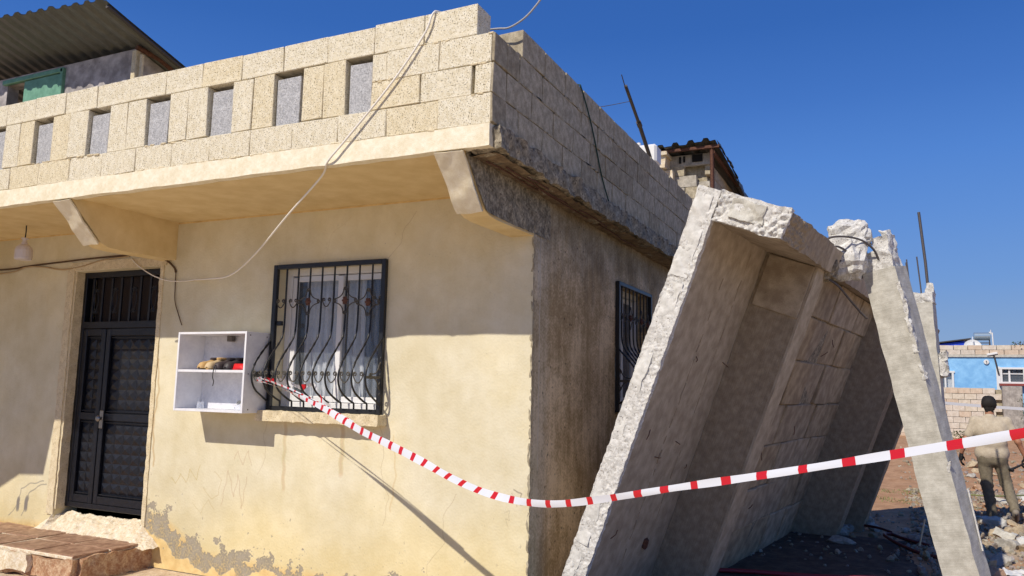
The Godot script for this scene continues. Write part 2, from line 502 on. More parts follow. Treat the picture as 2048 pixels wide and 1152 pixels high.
func front_wall_material() -> StandardMaterial3D:
	var out := PackedByteArray(); out.resize(FW * FH * 3)
	var hgt := PackedByteArray(); hgt.resize(FW * FH)
	var A: PackedByteArray = bank.a
	var B: PackedByteArray = bank.b
	var C: PackedByteArray = bank.c
	var D: PackedByteArray = bank.e
	var line := [Vector2(-6.4, 0.25), Vector2(-5.0, 0.3), Vector2(-3.95, 0.52), Vector2(-3.7, 0.5), Vector2(-3.45, 0.37), Vector2(-3.1, 0.22), Vector2(-2.5, 0.21), Vector2(-1.6, 0.17), Vector2(-0.7, 0.14), Vector2(0.0, 0.1)]
	var thick := [Vector2(-6.4, -0.2), Vector2(-5.0, -0.2), Vector2(-3.95, 0.1), Vector2(-3.7, 0.2), Vector2(-3.4, 0.27), Vector2(-3.0, 0.14), Vector2(-2.2, 0.12), Vector2(-1.2, 0.08), Vector2(-0.5, 0.05), Vector2(0.0, 0.03)]
	var lx := PackedFloat32Array()
	var tx := PackedFloat32Array()
	for x in FW:
		var wx := -6.4 + 6.4 * x / FW
		lx.append(step_at(line, wx)); tx.append(step_at(thick, wx))
	for y in FH:
		var wy := 3.2 * (1.0 - (y + 0.5) / FH)
		var low := clampf((0.95 - wy) / 0.8, 0.0, 1.0)
		for x in FW:
			var i := y * FW + x
			var k := (y % TS) * TS + x % TS
			var big := A[((y / 4 + 37) % TS) * TS + (x / 4)] / 255.0 - 0.5
			var a := A[k] / 255.0 - 0.5
			var b := B[k] / 255.0 - 0.5
			var c := C[k] / 255.0 - 0.5
			var brush := B[((y / 6) % TS) * TS + (x * 2) % TS] / 255.0 - 0.5
			var t := big * 1.1 + a * 0.8 + b * 0.3 + brush * 0.14 + c * 0.25
			var yel := clampf(low + big * 1.2, 0.0, 1.0)
			var r := 218.0 + 17.0 * t
			var g := lerpf(209.0, 202.0, yel) + 20.0 * t
			var bl := lerpf(180.0, 154.0, yel) + 28.0 * t
			var h := 128.0 + 26.0 * b + 30.0 * c + 30.0 * a
			# flaked off to the grey render
			var d := lx[x] - wy + a * 0.30 + b * 0.22 + c * 0.09
			var grey := clampf(minf(d, tx[x] + b * 0.2 + a * 0.12 + c * 0.1 - d) / 0.012 + 0.5, 0.0, 1.0)
			var spots := clampf((D[k] / 255.0 - 0.80) / 0.06, 0.0, 1.0) * clampf((lx[x] + 0.35 - wy + a * 0.5) / 0.2, 0.0, 1.0) * 0.7
			grey *= 0.55 + 0.45 * clampf(0.75 + 2.6 * c + 1.6 * b, 0.0, 1.0)
			var fleck := clampf((D[((y * 2) % TS) * TS + (x * 2 + 77) % TS] / 255.0 - 0.84) / 0.08, 0.0, 1.0) * clampf(0.1 + 1.4 * big + 0.6 * low, 0.0, 0.6)
			grey = maxf(grey, maxf(spots, fleck))
			var gv := 148.0 + 44.0 * b + 20.0 * c
			r = lerpf(r, gv, grey); g = lerpf(g, gv * 0.94, grey); bl = lerpf(bl, gv * 0.83, grey)
			# below the flaked band the paint is strong ochre and damp
			if wy < lx[x]:
				var o := clampf((lx[x] - wy) / 0.08, 0.0, 1.0) * (1.0 - grey)
				r = lerpf(r, 226.0 + 40.0 * b, o * 0.6); g = lerpf(g, 188.0 + 50.0 * b, o * 0.6); bl = lerpf(bl, 120.0 + 50.0 * b, o * 0.6)
			h -= 60.0 * grey
			out[i * 3] = clampi(int(r), 0, 255); out[i * 3 + 1] = clampi(int(g), 0, 255); out[i * 3 + 2] = clampi(int(bl), 0, 255)
			hgt[i] = clampi(int(h), 0, 255)
	# pencil scribbles and cracks: [points in metres, colour, half width in pixels, strength]
	var marks := [
		[[[-3.62, 0.82], [-3.55, 0.76], [-3.5, 0.86], [-3.42, 0.78], [-3.38, 0.9], [-3.3, 0.82], [-3.26, 0.95]], [176, 150, 84], 1.2, 0.55],
		[[[-3.2, 0.75], [-3.1, 0.66], [-3.02, 0.7], [-3.0, 0.84], [-3.08, 0.9]], [176, 150, 92], 1.0, 0.5],
		[[[-2.98, 0.62], [-2.92, 0.92], [-2.84, 0.7], [-2.8, 0.9], [-2.74, 0.6], [-2.7, 0.88]], [170, 134, 100], 1.0, 0.5],
		[[[-2.86, 1.02], [-2.82, 1.1], [-2.76, 0.98], [-2.7, 1.1], [-2.66, 0.98]], [172, 136, 104], 1.0, 0.45],
		[[[-3.3, 0.6], [-3.22, 0.52], [-3.14, 0.66], [-3.05, 0.56]], [178, 156, 100], 1.0, 0.4],
		[[[-0.13, 0.96], [-0.06, 0.94], [-0.07, 0.86], [-0.04, 0.86]], [90, 80, 70], 1.0, 0.8],
		[[[-0.14, 0.93], [-0.1, 0.9], [-0.1, 0.84]], [100, 88, 76], 0.9, 0.7],
		[[[-0.2, 0.78], [-0.16, 0.8], [-0.15, 0.73], [-0.18, 0.74], [-0.17, 0.68]], [120, 108, 90], 0.8, 0.7],
		[[[-5.9, 0.28], [-5.78, 0.4], [-5.74, 0.56], [-5.6, 0.62], [-5.4, 0.66]], [128, 122, 114], 1.6, 0.8],
		[[[-5.7, 0.3], [-5.64, 0.42], [-5.62, 0.52], [-5.48, 0.6], [-5.35, 0.64]], [128, 122, 114], 1.8, 0.8],
		[[[-5.78, 0.34], [-5.76, 0.46]], [128, 122, 114], 6.0, 0.75],
		[[[-5.65, 0.36], [-5.63, 0.48]], [128, 122, 114], 7.0, 0.75],
		[[[-2.0, 2.74], [-1.9, 3.0], [-1.7, 3.12]], [190, 164, 120], 0.7, 0.5],
		[[[-1.2, 1.3], [-1.16, 1.0], [-1.2, 0.7]], [206, 178, 126], 2.0, 0.4],
		[[[-1.34, 1.44], [-1.28, 1.2], [-1.3, 1.0], [-1.22, 0.82], [-1.26, 0.6]], [150, 126, 92], 0.7, 0.9],
		[[[-2.48, 1.44], [-2.54, 1.25], [-2.5, 1.06], [-2.58, 0.9]], [150, 126, 92], 0.7, 0.8],
		[[[-1.32, 2.74], [-1.2, 2.86], [-1.16, 3.0], [-1.05, 3.12]], [150, 126, 92], 0.7, 0.8],
		[[[-0.6, 0.9], [-0.72, 0.7], [-0.7, 0.52], [-0.85, 0.34], [-0.82, 0.2]], [150, 126, 92], 0.7, 0.8],
		[[[-3.9, 1.9], [-3.86, 1.6], [-3.9, 1.3], [-3.85, 0.9]], [184, 152, 104], 3.0, 0.4],
		[[[-2.3, 1.36], [-2.3, 1.1], [-2.29, 0.8]], [200, 176, 132], 5.0, 0.2],
		[[[-1.7, 1.36], [-1.69, 1.2], [-1.7, 0.95]], [200, 176, 132], 6.0, 0.2],
	]
	for m in marks:
		for k in m[0].size() - 1:
			var p := Vector2(m[0][k][0], m[0][k][1])
			var q := Vector2(m[0][k + 1][0], m[0][k + 1][1])
			var steps := maxi(2, int(p.distance_to(q) / 0.003))
			for s in steps:
				var w := p.lerp(q, s / float(steps))
				w += Vector2(sin(w.y * 40.0), cos(w.x * 37.0)) * 0.006
				var cx := int((w.x + 6.4) / 6.4 * FW)
				var cy := int((1.0 - w.y / 3.2) * FH)
				var hw := int(ceil(m[2]))
				for yy in range(cy - hw, cy + hw + 1):
					for xx in range(cx - hw, cx + hw + 1):
						if xx < 0 or yy < 0 or xx >= FW or yy >= FH:
							continue
						var far: float = Vector2(xx - cx, yy - cy).length() / m[2]
						if far > 1.0:
							continue
						var i := (yy * FW + xx) * 3
						for ch in 3:
							out[i + ch] = int(lerpf(out[i + ch], m[1][ch], m[3] * 0.3 * (1.0 - far * 0.5)))
	return planar("front_wall_paint", FW, FH, out, hgt, 0.88, 1.3)

func planar(called: String, w: int, h: int, out: PackedByteArray, hgt: PackedByteArray, rough: float, bump: float) -> StandardMaterial3D:
	var m := plain(called, Color.WHITE, rough)
	m.albedo_texture = ImageTexture.create_from_image(Image.create_from_data(w, h, false, Image.FORMAT_RGB8, out))
	m.heightmap_enabled = true
	m.heightmap_texture = ImageTexture.create_from_image(Image.create_from_data(w, h, false, Image.FORMAT_L8, hgt))
	m.heightmap_scale = bump
	return m

func side_wall_material() -> StandardMaterial3D:
	var out := PackedByteArray(); out.resize(SW * SH * 3)
	var hgt := PackedByteArray(); hgt.resize(SW * SH)
	var A: PackedByteArray = bank.a
	var B: PackedByteArray = bank.b
	var C: PackedByteArray = bank.c
	var E: PackedByteArray = bank.e
	for y in SH:
		var wy := 3.2 * (1.0 - (y + 0.5) / SH)
		for x in SW:
			var i := y * SW + x
			var z := 4.46 * x / SW     # metres back from the corner
			var k := (y % TS) * TS + x % TS
			var big := A[((y / 2 + 90) % TS) * TS + ((x / 2 + 40) % TS)] / 255.0 - 0.5
			var a := A[k] / 255.0 - 0.5
			var b := B[k] / 255.0 - 0.5
			var c := C[k] / 255.0 - 0.5
			var run := B[((y / 9 + 200) % TS) * TS + (x * 2) % TS] / 255.0 - 0.5
			var run2 := A[((y / 12) % TS) * TS + (x * 3) % TS] / 255.0 - 0.5
			var t := clampf(0.5 + big * 1.2 + run * 0.35 + run2 * 0.45 + b * 0.6 + c * 0.9, 0.0, 1.0)
			var r := lerpf(176.0, 246.0, t)
			var g := lerpf(152.0, 224.0, t)
			var bl := lerpf(112.0, 186.0, t)
			# the corner column is smoother and greyer
			var colm := 0.5 * clampf((0.36 + 0.1 * b - z) / 0.12, 0.0, 1.0)
			r = lerpf(r, 178.0 + 50.0 * (t - 0.5), colm * 0.75); g = lerpf(g, 168.0 + 50.0 * (t - 0.5), colm * 0.75); bl = lerpf(bl, 146.0 + 50.0 * (t - 0.5), colm * 0.75)
			var moss := colm * clampf((1.5 - wy + a) / 0.8, 0.0, 1.0) * clampf((0.2 - z) / 0.1, 0.0, 1.0)
			r = lerpf(r, 158.0, moss * 0.5); g = lerpf(g, 152.0, moss * 0.5); bl = lerpf(bl, 112.0, moss * 0.5)
			# lime that ran down near the corner
			var drip := clampf(1.0 - absf(z - 0.13 - 0.02 * a) / 0.012, 0.0, 1.0) * clampf((wy - 0.9 + b) / 0.3, 0.0, 1.0)
			drip = maxf(drip, clampf(1.0 - absf(z - 0.09 - 0.05 * b) / 0.03, 0.0, 1.0) * clampf((wy - 2.2) / 0.4, 0.0, 1.0) * clampf(0.5 + 3.0 * b, 0.0, 1.0))
			r = lerpf(r, 214.0, drip * 0.7); g = lerpf(g, 208.0, drip * 0.7); bl = lerpf(bl, 194.0, drip * 0.7)
			# unevenly darker towards the top, below the ragged slab edge
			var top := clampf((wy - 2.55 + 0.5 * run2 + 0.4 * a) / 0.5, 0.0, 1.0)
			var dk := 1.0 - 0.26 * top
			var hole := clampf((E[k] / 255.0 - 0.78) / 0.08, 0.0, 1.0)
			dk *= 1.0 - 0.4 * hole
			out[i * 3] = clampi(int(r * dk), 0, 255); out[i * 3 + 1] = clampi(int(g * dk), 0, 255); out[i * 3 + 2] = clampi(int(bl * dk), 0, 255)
			hgt[i] = clampi(int(128.0 + 40.0 * b + 60.0 * c + 30.0 * run - 60.0 * hole), 0, 255)
	return planar("side_wall_paint", SW, SH, out, hgt, 0.95, 1.2)

# a wall in a plane: o + right * s + up * t for s in s0..s1, t in t0..t1; depth goes along -out; holes are Rect2
func wall(b: MB, o: Vector3, right: Vector3, out: Vector3, s0: float, s1: float, t0: float, t1: float, depth: float, holes: Array, uvf: Callable) -> void:
	var ss := [s0, s1]
	var ts := [t0, t1]
	for h in holes:
		ss.append(h.position.x); ss.append(h.end.x); ts.append(h.position.y); ts.append(h.end.y)
	ss.sort(); ts.sort()
	var at := func(s: float, t: float, d: float) -> Vector3: return o + right * s + Vector3.UP * t - out * d
	for i in ss.size() - 1:
		for j in ts.size() - 1:
			var a: float = ss[i]
			var c: float = ss[i + 1]
			var d: float = ts[j]
			var e: float = ts[j + 1]
			if c - a < 1e-4 or e - d < 1e-4:
				continue
			var mid := Vector2((a + c) * 0.5, (d + e) * 0.5)
			var hit := false
			for h in holes:
				hit = hit or h.has_point(mid)
			if hit:
				continue
			b.quad(at.call(a, d, 0), at.call(c, d, 0), at.call(c, e, 0), at.call(a, e, 0), out, [uvf.call(a, d), uvf.call(c, d), uvf.call(c, e), uvf.call(a, e)])
			b.quad(at.call(a, d, depth), at.call(c, d, depth), at.call(c, e, depth), at.call(a, e, depth), -out, [uvf.call(a, d), uvf.call(c, d), uvf.call(c, e), uvf.call(a, e)])
	var rects := holes.duplicate()
	for r in rects:
		var p: Vector2 = r.position
		var q: Vector2 = r.end
		for e in [[Vector2(p.x, p.y), Vector2(p.x, q.y), right], [Vector2(q.x, p.y), Vector2(q.x, q.y), -right], [Vector2(p.x, q.y), Vector2(q.x, q.y), Vector3.DOWN], [Vector2(p.x, p.y), Vector2(q.x, p.y), Vector3.UP]]:
			var u: Vector2 = e[0]
			var w: Vector2 = e[1]
			if e[2] == Vector3.UP and u.y <= t0 + 1e-4:
				continue
			var off := Vector2(0.01, 0.0)
			b.quad(at.call(u.x, u.y, 0), at.call(w.x, w.y, 0), at.call(w.x, w.y, depth), at.call(u.x, u.y, depth), e[2], [uvf.call(u.x, u.y), uvf.call(w.x, w.y), uvf.call(w.x + off.x, w.y), uvf.call(u.x + off.x, u.y)])
	for e in [[Vector2(s0, t0), Vector2(s0, t1), -right], [Vector2(s1, t0), Vector2(s1, t1), right], [Vector2(s0, t1), Vector2(s1, t1), Vector3.UP]]:
		var u: Vector2 = e[0]
		var w: Vector2 = e[1]
		b.quad(at.call(u.x, u.y, 0), at.call(w.x, w.y, 0), at.call(w.x, w.y, depth), at.call(u.x, u.y, depth), e[2], [uvf.call(u.x, u.y), uvf.call(w.x, w.y), uvf.call(w.x, w.y), uvf.call(u.x, u.y)])

# ---------------------------------------------------------------- blocks of the parapet
var block_cache := {}

func block_mesh(s: Vector3, variant: int) -> Mesh:
	var key := [s, variant]
	if not block_cache.has(key):
		var r := RandomNumberGenerator.new()
		r.seed = hash(key)
		var b := MB.new()
		b.box(Vector3.ZERO, s, 0.0035, Basis.IDENTITY, 0.004, r)
		block_cache[key] = b.mesh()
	return block_cache[key]

func block(parent: Node3D, c: Vector3, s: Vector3, mats: Array) -> void:
	var m := block_mesh(s.snapped(Vector3(0.001, 0.001, 0.001)), rng.randi() % 4)
	var turn := Basis.from_euler(Vector3(rng.randf_range(-0.006, 0.006), rng.randf_range(-0.01, 0.01), rng.randf_range(-0.006, 0.006)))
	put("block", m, M[mats[rng.randi() % mats.size()]], parent, Transform3D(turn, c + Vector3(rng.randf_range(-0.003, 0.003), rng.randf_range(-0.002, 0.002), rng.randf_range(-0.003, 0.003))))

const Y0 := 3.344     # top of the roof slab
const ZF := 1.148     # face of the eaves
const XS := 0.21      # face of the side parapet

func build_parapets(house: Node3D) -> void:
	var cream := ["pumice_cream", "pumice_cream", "pumice_cream_pale", "pumice_cream_warm"]
	var grey := ["block_side", "block_side", "block_side_dark", "block_side_pale"]
	var core := MB.new()
	var z1 := ZF - 0.014
	var z0 := ZF - 0.176
	var strip := func(xa: float, xb: float, ya: float, yb: float) -> void:
		core.box(Vector3((xa + xb) / 2, (ya + yb) / 2, (z0 + z1) / 2), Vector3(xb - xa, yb - ya, z1 - z0))
	strip.call(-8.5, XS - 0.2, Y0, Y0 + 0.2)
	strip.call(-8.5, 0.07, Y0 + 0.602, Y0 + 0.788)
	var opens := [[-0.945, -0.72], [-1.588, -1.325], [-2.233, -1.99], [-2.908, -2.639], [-3.606, -3.334], [-4.307, -4.058], [-4.96, -4.71], [-5.66, -5.41], [-6.36, -6.1], [-7.05, -6.8], [-7.75, -7.5], [-8.45, -8.2]]
	var right := XS - 0.2
	for o in opens:
		strip.call(o[1] + 0.012, right, Y0 + 0.202, Y0 + 0.6)
		right = o[0] - 0.012
	var wall_front := part("parapet", core, M.mortar, house)
	var th := 0.19
	var zc := ZF - th / 2
	var bs := func(xa: float, xb: float, ya: float, yb: float, m: Array) -> void:
		block(wall_front, Vector3((xa + xb) / 2, (ya + yb) / 2, zc), Vector3(xb - xa - 0.005, yb - ya - 0.006, th), m)
	for k in 22:      # lowest and top course
		bs.call(XS - 0.4 * (k + 1), XS - (0.012 if k == 0 else 0.4 * k), Y0, Y0 + 0.2, cream)
		if k < 21:
			bs.call(0.086 - 0.4 * (k + 1), 0.086 - 0.4 * k, Y0 + 0.6, Y0 + 0.8 + (0.012 if k < 2 else 0.0), cream)
	for c in [[-0.19, XS - 0.012, 2], [-0.6, -0.19, 2], [-0.72, -0.6, 2], [-0.72, -0.33, 1], [-0.33, 0.055, 1], [0.08, XS - 0.012, 1]]:
		bs.call(c[0], c[1], Y0 + 0.2 * c[2], Y0 + 0.2 * (c[2] + 1), cream)
	for k in opens.size() - 1:
		var a: float = opens[k + 1][1]
		var b: float = opens[k][0]
		var m := (a + b) / 2 + rng.randf_range(-0.01, 0.01)
		bs.call(a, m, Y0 + 0.2, Y0 + 0.6, cream)
		bs.call(m, b, Y0 + 0.2, Y0 + 0.6, cream)
	for o in opens:   # the grey blocks stand back in the openings
		var w: float = o[1] - o[0]
		block(wall_front, Vector3(o[0] + 0.014 + (0.105 if w > 0.235 else 0.095), Y0 + 0.2 + 0.18, ZF - 0.03 - 0.07), Vector3(0.21 if w > 0.235 else 0.19, 0.36, 0.14), ["pumice_grey"])
	# mortar squeezed out of a few beds
	var mo := MB.new()
	for s in [[-0.4, 0.2, 0.598], [0.05, 0.2, 0.4], [0.05, 0.18, 0.2], [-0.72, -0.4, 0.4], [-4.3, -3.3, 0.2], [-2.9, -2.3, 0.2], [-5.0, -4.2, 0.006], [-3.4, -0.2, 0.006]]:
		var n := int((s[1] - s[0]) / 0.035)
		for k in n:
			if rng.randf() < 0.45:
				mo.box(Vector3(lerpf(s[0], s[1], (k + rng.randf()) / n), Y0 + s[2] + rng.randf_range(-0.006, 0.004), ZF - 0.004), Vector3(rng.randf_range(0.02, 0.06), rng.randf_range(0.006, 0.016), rng.randf_range(0.012, 0.022)), 0.003, Basis.from_euler(Vector3(rng.randf(), 0, rng.randf_range(-0.2, 0.2))))
	part("mortar", mo, M.sill_plaster, wall_front)
	for row in 4:     # thin grey slips cover the returning ends of the corner blocks
		if row < 3:
			block(wall_front, Vector3(XS - 0.006, Y0 + 0.2 * row + 0.1, ZF - 0.097), Vector3(0.016, 0.192, 0.19), grey)
	# side parapet
	var cs := MB.new()
	cs.box(Vector3(XS - 0.105, Y0 + 0.29, (ZF - 0.2 - 4.46) / 2), Vector3(0.155, 0.58, ZF - 0.2 + 4.46))
	cs.box(Vector3(XS - 0.105, Y0 + 0.69, (0.7 - 4.46) / 2), Vector3(0.153, 0.18, 0.68 + 4.46))
	var side := part("parapet", cs, M.mortar, house)
	var xc := XS - th / 2
	for row in 4:
		var z := ZF - 0.195
		if row % 2 == 0:
			z -= 0.19
			block(side, Vector3(xc, Y0 + 0.2 * row + 0.1, z + 0.095), Vector3(th, 0.191, 0.182), grey)
		if row == 3:
			z = 0.72
		while z > -4.46:
			var l := minf(0.4, z + 4.5)
			block(side, Vector3(xc, Y0 + 0.2 * row + 0.1, z - l / 2), Vector3(th, 0.19, l - 0.014), grey)
			z -= l
	var mo2 := MB.new()
	for k in 110:
		mo2.box(Vector3(XS - 0.002, Y0 + 0.2 * (1 + rng.randi() % 3) + rng.randf_range(-0.006, 0.006), rng.randf_range(-4.4, 0.8)), Vector3(0.012, rng.randf_range(0.008, 0.02), rng.randf_range(0.03, 0.16)), 0.003)
	part("mortar", mo2, M.mortar, side)

func beam_profile() -> PackedVector2Array:     # (z, y)
	return PackedVector2Array([Vector2(-0.1, 3.22), Vector2(-0.1, 2.852), Vector2(0.6, 2.842), Vector2(0.74, 2.85), Vector2(0.80, 2.872), Vector2(0.85, 2.92), Vector2(1.03, 3.1), Vector2(ZF - 0.03, 3.2), Vector2(ZF - 0.03, 3.22)])

func rough_fn(n: FastNoiseLite, amp: float) -> Callable:
	return func(p: Vector3) -> Vector3: return Vector3(n.get_noise_3dv(p), n.get_noise_3dv(p + Vector3(31, 7, 3)), n.get_noise_3dv(p + Vector3(-5, 17, 41))) * amp

func pebble_fn(n: FastNoiseLite, cell: FastNoiseLite, amp: float, bump: float, dir: Vector3) -> Callable:
	return func(p: Vector3) -> Vector3:
		var patch := clampf(0.5 + 2.2 * n.get_noise_3dv(p * 0.35 + Vector3(9, 9, 9)), 0.0, 1.0)
		return Vector3(n.get_noise_3dv(p), n.get_noise_3dv(p + Vector3(31, 7, 3)), n.get_noise_3dv(p + Vector3(-5, 17, 41))) * amp + dir * (-cell.get_noise_3dv(p) * bump * patch)

func build_house() -> Node3D:
	var house := thing("plastered_house", "single-storey house of cream plaster with a concrete block parapet", "house", Vector3(0, 0, 0))
	# front wall
	var door := Rect2(-5.2, 0.2, 1.245, 2.6)
	var win := Rect2(-2.475, 1.47, 1.14, 1.245)
	var b := MB.new()
	var uvf := func(s: float, t: float) -> Vector2: return Vector2((s + 6.4) / 6.4, 1.0 - t / 3.2)
	wall(b, Vector3.ZERO, Vector3.RIGHT, Vector3.BACK, -6.4, 0.0, 0.0, 3.214, 0.25, [door, win], uvf)
	var fm := front_wall_material()
	part("front_wall", b, fm, house)
	b = MB.new()
	wall(b, Vector3.ZERO, Vector3.RIGHT, Vector3.BACK, -8.5, -6.4, 0.0, 3.214, 0.25, [], func(s: float, t: float) -> Vector2: return Vector2(-(s + 6.4) / 6.4, 1.0 - t / 3.2))
	part("front_wall", b, fm, house)
	# side wall, back and left walls
	b = MB.new()
	var hole := Rect2(1.99, 1.5, 1.17, 1.24)
	wall(b, Vector3(-0.001, 0, -0.25), Vector3.FORWARD, Vector3.RIGHT, 0.0, 4.21, 0.0, 3.214, 0.25, [Rect2(hole.position - Vector2(0.25, 0), hole.size)], func(s: float, t: float) -> Vector2: return Vector2((s + 0.25) / 4.46, 1.0 - t / 3.2))
	var sm := side_wall_material()
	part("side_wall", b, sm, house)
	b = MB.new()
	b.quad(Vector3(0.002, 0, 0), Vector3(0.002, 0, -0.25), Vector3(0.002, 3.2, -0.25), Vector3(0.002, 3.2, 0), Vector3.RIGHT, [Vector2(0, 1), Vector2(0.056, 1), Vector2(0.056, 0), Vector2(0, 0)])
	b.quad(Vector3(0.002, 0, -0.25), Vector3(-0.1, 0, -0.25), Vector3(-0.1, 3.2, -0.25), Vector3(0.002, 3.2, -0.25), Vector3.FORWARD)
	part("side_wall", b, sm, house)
	b = MB.new()
	b.box(Vector3(-4.37, 1.6, -4.58), Vector3(8.25, 3.2, 0.24))
	b.box(Vector3(-8.4, 1.6, -2.36), Vector3(0.2, 3.2, 4.2))
	part("back_wall", b, M.ochre_plaster, house)
	b = MB.new()
	b.box(Vector3(-4.25, 1.6, -2.6), Vector3(0.12, 3.2, 3.7))
	b.box(Vector3(-4.3, 0.02, -2.35), Vector3(8.0, 0.04, 4.2))
	part("partition", b, M.interior, house)
	# ragged line where the front plaster ends at the corner
	b = MB.new()
	var nz := noise(5, 9.0, FastNoiseLite.TYPE_SIMPLEX_SMOOTH, 3)
	b.rough_box(Vector3(-0.004, 1.42, -0.005), Vector3(0.014, 2.84, 0.012), 0.009, rough_fn(nz, 0.016))
	part("corner_edge", b, M.mortar, house)
	# roof slab with its eaves
	b = MB.new()
	var n2 := noise(6, 3.0, FastNoiseLite.TYPE_SIMPLEX_SMOOTH, 3)
	var soft := rough_fn(n2, 0.006)
	b.box(Vector3(-4.2, 3.279, -1.76), Vector3(8.6, 0.13, 5.6))
	part("roof_slab", b, M.ochre_plaster, house)
	b = MB.new()
	b.rough_box(Vector3(-4.15, 3.272, ZF - 0.032), Vector3(8.69, 0.145, 0.07), 0.025, soft)
	part("eaves_fascia", b, M.fascia_plaster, house)
	# cantilever beams below the slab
	for x in [-0.2, -3.96, -7.75]:
		b = MB.new()
		b.prism(beam_profile(), func(p: Vector2, d: float) -> Vector3: return Vector3(d, p.y, p.x), x + (0.004 if x < -0.3 else 0.0), x + 0.198, Vector3.RIGHT)
		part("cantilever_beam", b, M.ochre_plaster if x < -0.3 else M.ochre_plaster, house)
	# plastered tips of the beams
	for x in [-0.2, -3.96]:
		b = MB.new()
		b.rough_box(Vector3(x + 0.1, 3.025, 0.985), Vector3(0.2, 0.45, 0.016), 0.02, rough_fn(n2, 0.016), Basis(Vector3.RIGHT, 0.74))
		part("beam_tip", b, M.fascia_plaster, house)
	# the near beam's outer face and the slab edge above it have lost their plaster
	b = MB.new()
	var n3 := noise(7, 5.0, FastNoiseLite.TYPE_SIMPLEX_SMOOTH, 4)
	var pf := PackedVector2Array([Vector2(-0.2, 3.2), Vector2(-0.1, 2.87), Vector2(0.78, 2.87), Vector2(1.02, 3.12), Vector2(1.1, 3.2)])
	var rows := []
	for i in 40:
		var z := lerpf(-0.3, 1.1, i / 39.0)
		var lo := 2.862 + clampf((z - 0.8) / 0.3, 0.0, 1.0) * 0.32
		var row := []
		for j in 16:
			var p := Vector3(0.006, lerpf(lo, 3.21, j / 15.0), z)
			row.append(p + Vector3(0.012 * n3.get_noise_3dv(p * 1.6), 0.012 * n3.get_noise_3dv(p + Vector3(9, 0, 0)), 0.0))
		rows.append(row)
	b.grid(rows, Vector3.RIGHT)
	part("broken_render", b, M.concrete_dirty, house)
	b = MB.new()
	var cell := noise(21, 26.0, FastNoiseLite.TYPE_CELLULAR, 1)
	b.rough_box(Vector3(0.14, 3.268, -1.68), Vector3(0.2, 0.15, 5.56), 0.028, pebble_fn(noise(8, 4.5, FastNoiseLite.TYPE_SIMPLEX_SMOOTH, 4), cell, 0.04, 0.012, Vector3.RIGHT))
	part("broken_slab_edge", b, M.concrete_dirty, house)
	b = MB.new()
	var under := []
	for i in 90:
		var row := []
		for j in 8:
			var p := Vector3(lerpf(0.0, 0.2, j / 7.0), 3.188, lerpf(1.06, -4.4, i / 89.0))
			row.append(p + Vector3(0, 0.02 * n3.get_noise_3dv(p * 1.4) - 0.008, 0))
		under.append(row)
	b.grid(under, Vector3.DOWN)
	part("slab_soffit", b, M.slab_soffit, house)
	b = MB.new()
	for r in [[0.95, 0.1, 0.07], [0.75, -0.35, 0.12], [0.2, -0.9, 0.1], [-0.6, -1.3, 0.14], [0.5, 0.1, 0.16], [-1.2, -2.4, 0.09]]:
		var p := []
		for k in 6:
			p.append(Vector3(r[2] + rng.randf_range(-0.008, 0.008), 3.168 + rng.randf_range(-0.008, 0.006), lerpf(r[0], r[1], k / 5.0)))
		b.tube(p, 0.006, 5)
	part("exposed_rebar", b, M.rust, house)
	build_parapets(house)
	build_door(house)
	build_window(house, Vector3(-1.905, 1.47, 0.0), Vector3.RIGHT, Vector3.BACK)
	build_window(house, Vector3(0.0, 1.5, -2.575), Vector3.FORWARD, Vector3.RIGHT)
	# sill of the front window
	b = MB.new()
	b.rough_box(Vector3(-1.905, 1.42, 0.055), Vector3(1.28, 0.085, 0.14), 0.02, rough_fn(noise(9, 8.0), 0.012))
	part("window_sill", b, M.sill_plaster, house)
	# rough cement ramp below the door, plaster band round the door
	b = MB.new()
	var ramp := []
	var nr := noise(10, 6.0, FastNoiseLite.TYPE_SIMPLEX_SMOOTH, 4)
	for i in 26:
		var row := []
		for j in 90:
			var x := lerpf(-5.42, -3.7, j / 89.0)
			var t := i / 25.0
			var mid := clampf(minf(x + 5.42, -3.7 - x) / 0.25, 0.0, 1.0)
			var y := lerpf(0.19, lerpf(0.2, 0.375, mid), t)
			var p := Vector3(x, y, lerpf(0.15, -0.12 if x > -5.195 and x < -3.96 else 0.006, t))
			row.append(p + Vector3(0, 1, 0.6) * (0.022 * nr.get_noise_3dv(p * 0.8) - 0.022 * absf(nr.get_noise_3dv(p * 1.7)) + 0.012 * nr.get_noise_3dv(p * 5.0)))
		ramp.append(row)
	b.grid(ramp, Vector3(0, 1, 1))
	part("threshold", b, M.whitewash, house)
	b = MB.new()
	var rf := rough_fn(noise(17, 7.0, FastNoiseLite.TYPE_SIMPLEX_SMOOTH, 3), 0.008)
	b.rough_box(Vector3(-5.255, 1.6, 0.004), Vector3(0.1, 2.5, 0.02), 0.02, rf)
	b.rough_box(Vector3(-4.58, 2.85, 0.002), Vector3(1.4, 0.09, 0.016), 0.02, rf)
	b.rough_box(Vector3(-3.93, 1.6, 0.002), Vector3(0.05, 2.5, 0.016), 0.02, rf)
	b.rough_box(Vector3(-5.19, 1.6, -0.05), Vector3(0.02, 2.4, 0.1), 0.025, rf)
	part("door_surround", b, M.sill_plaster, house)
	return house

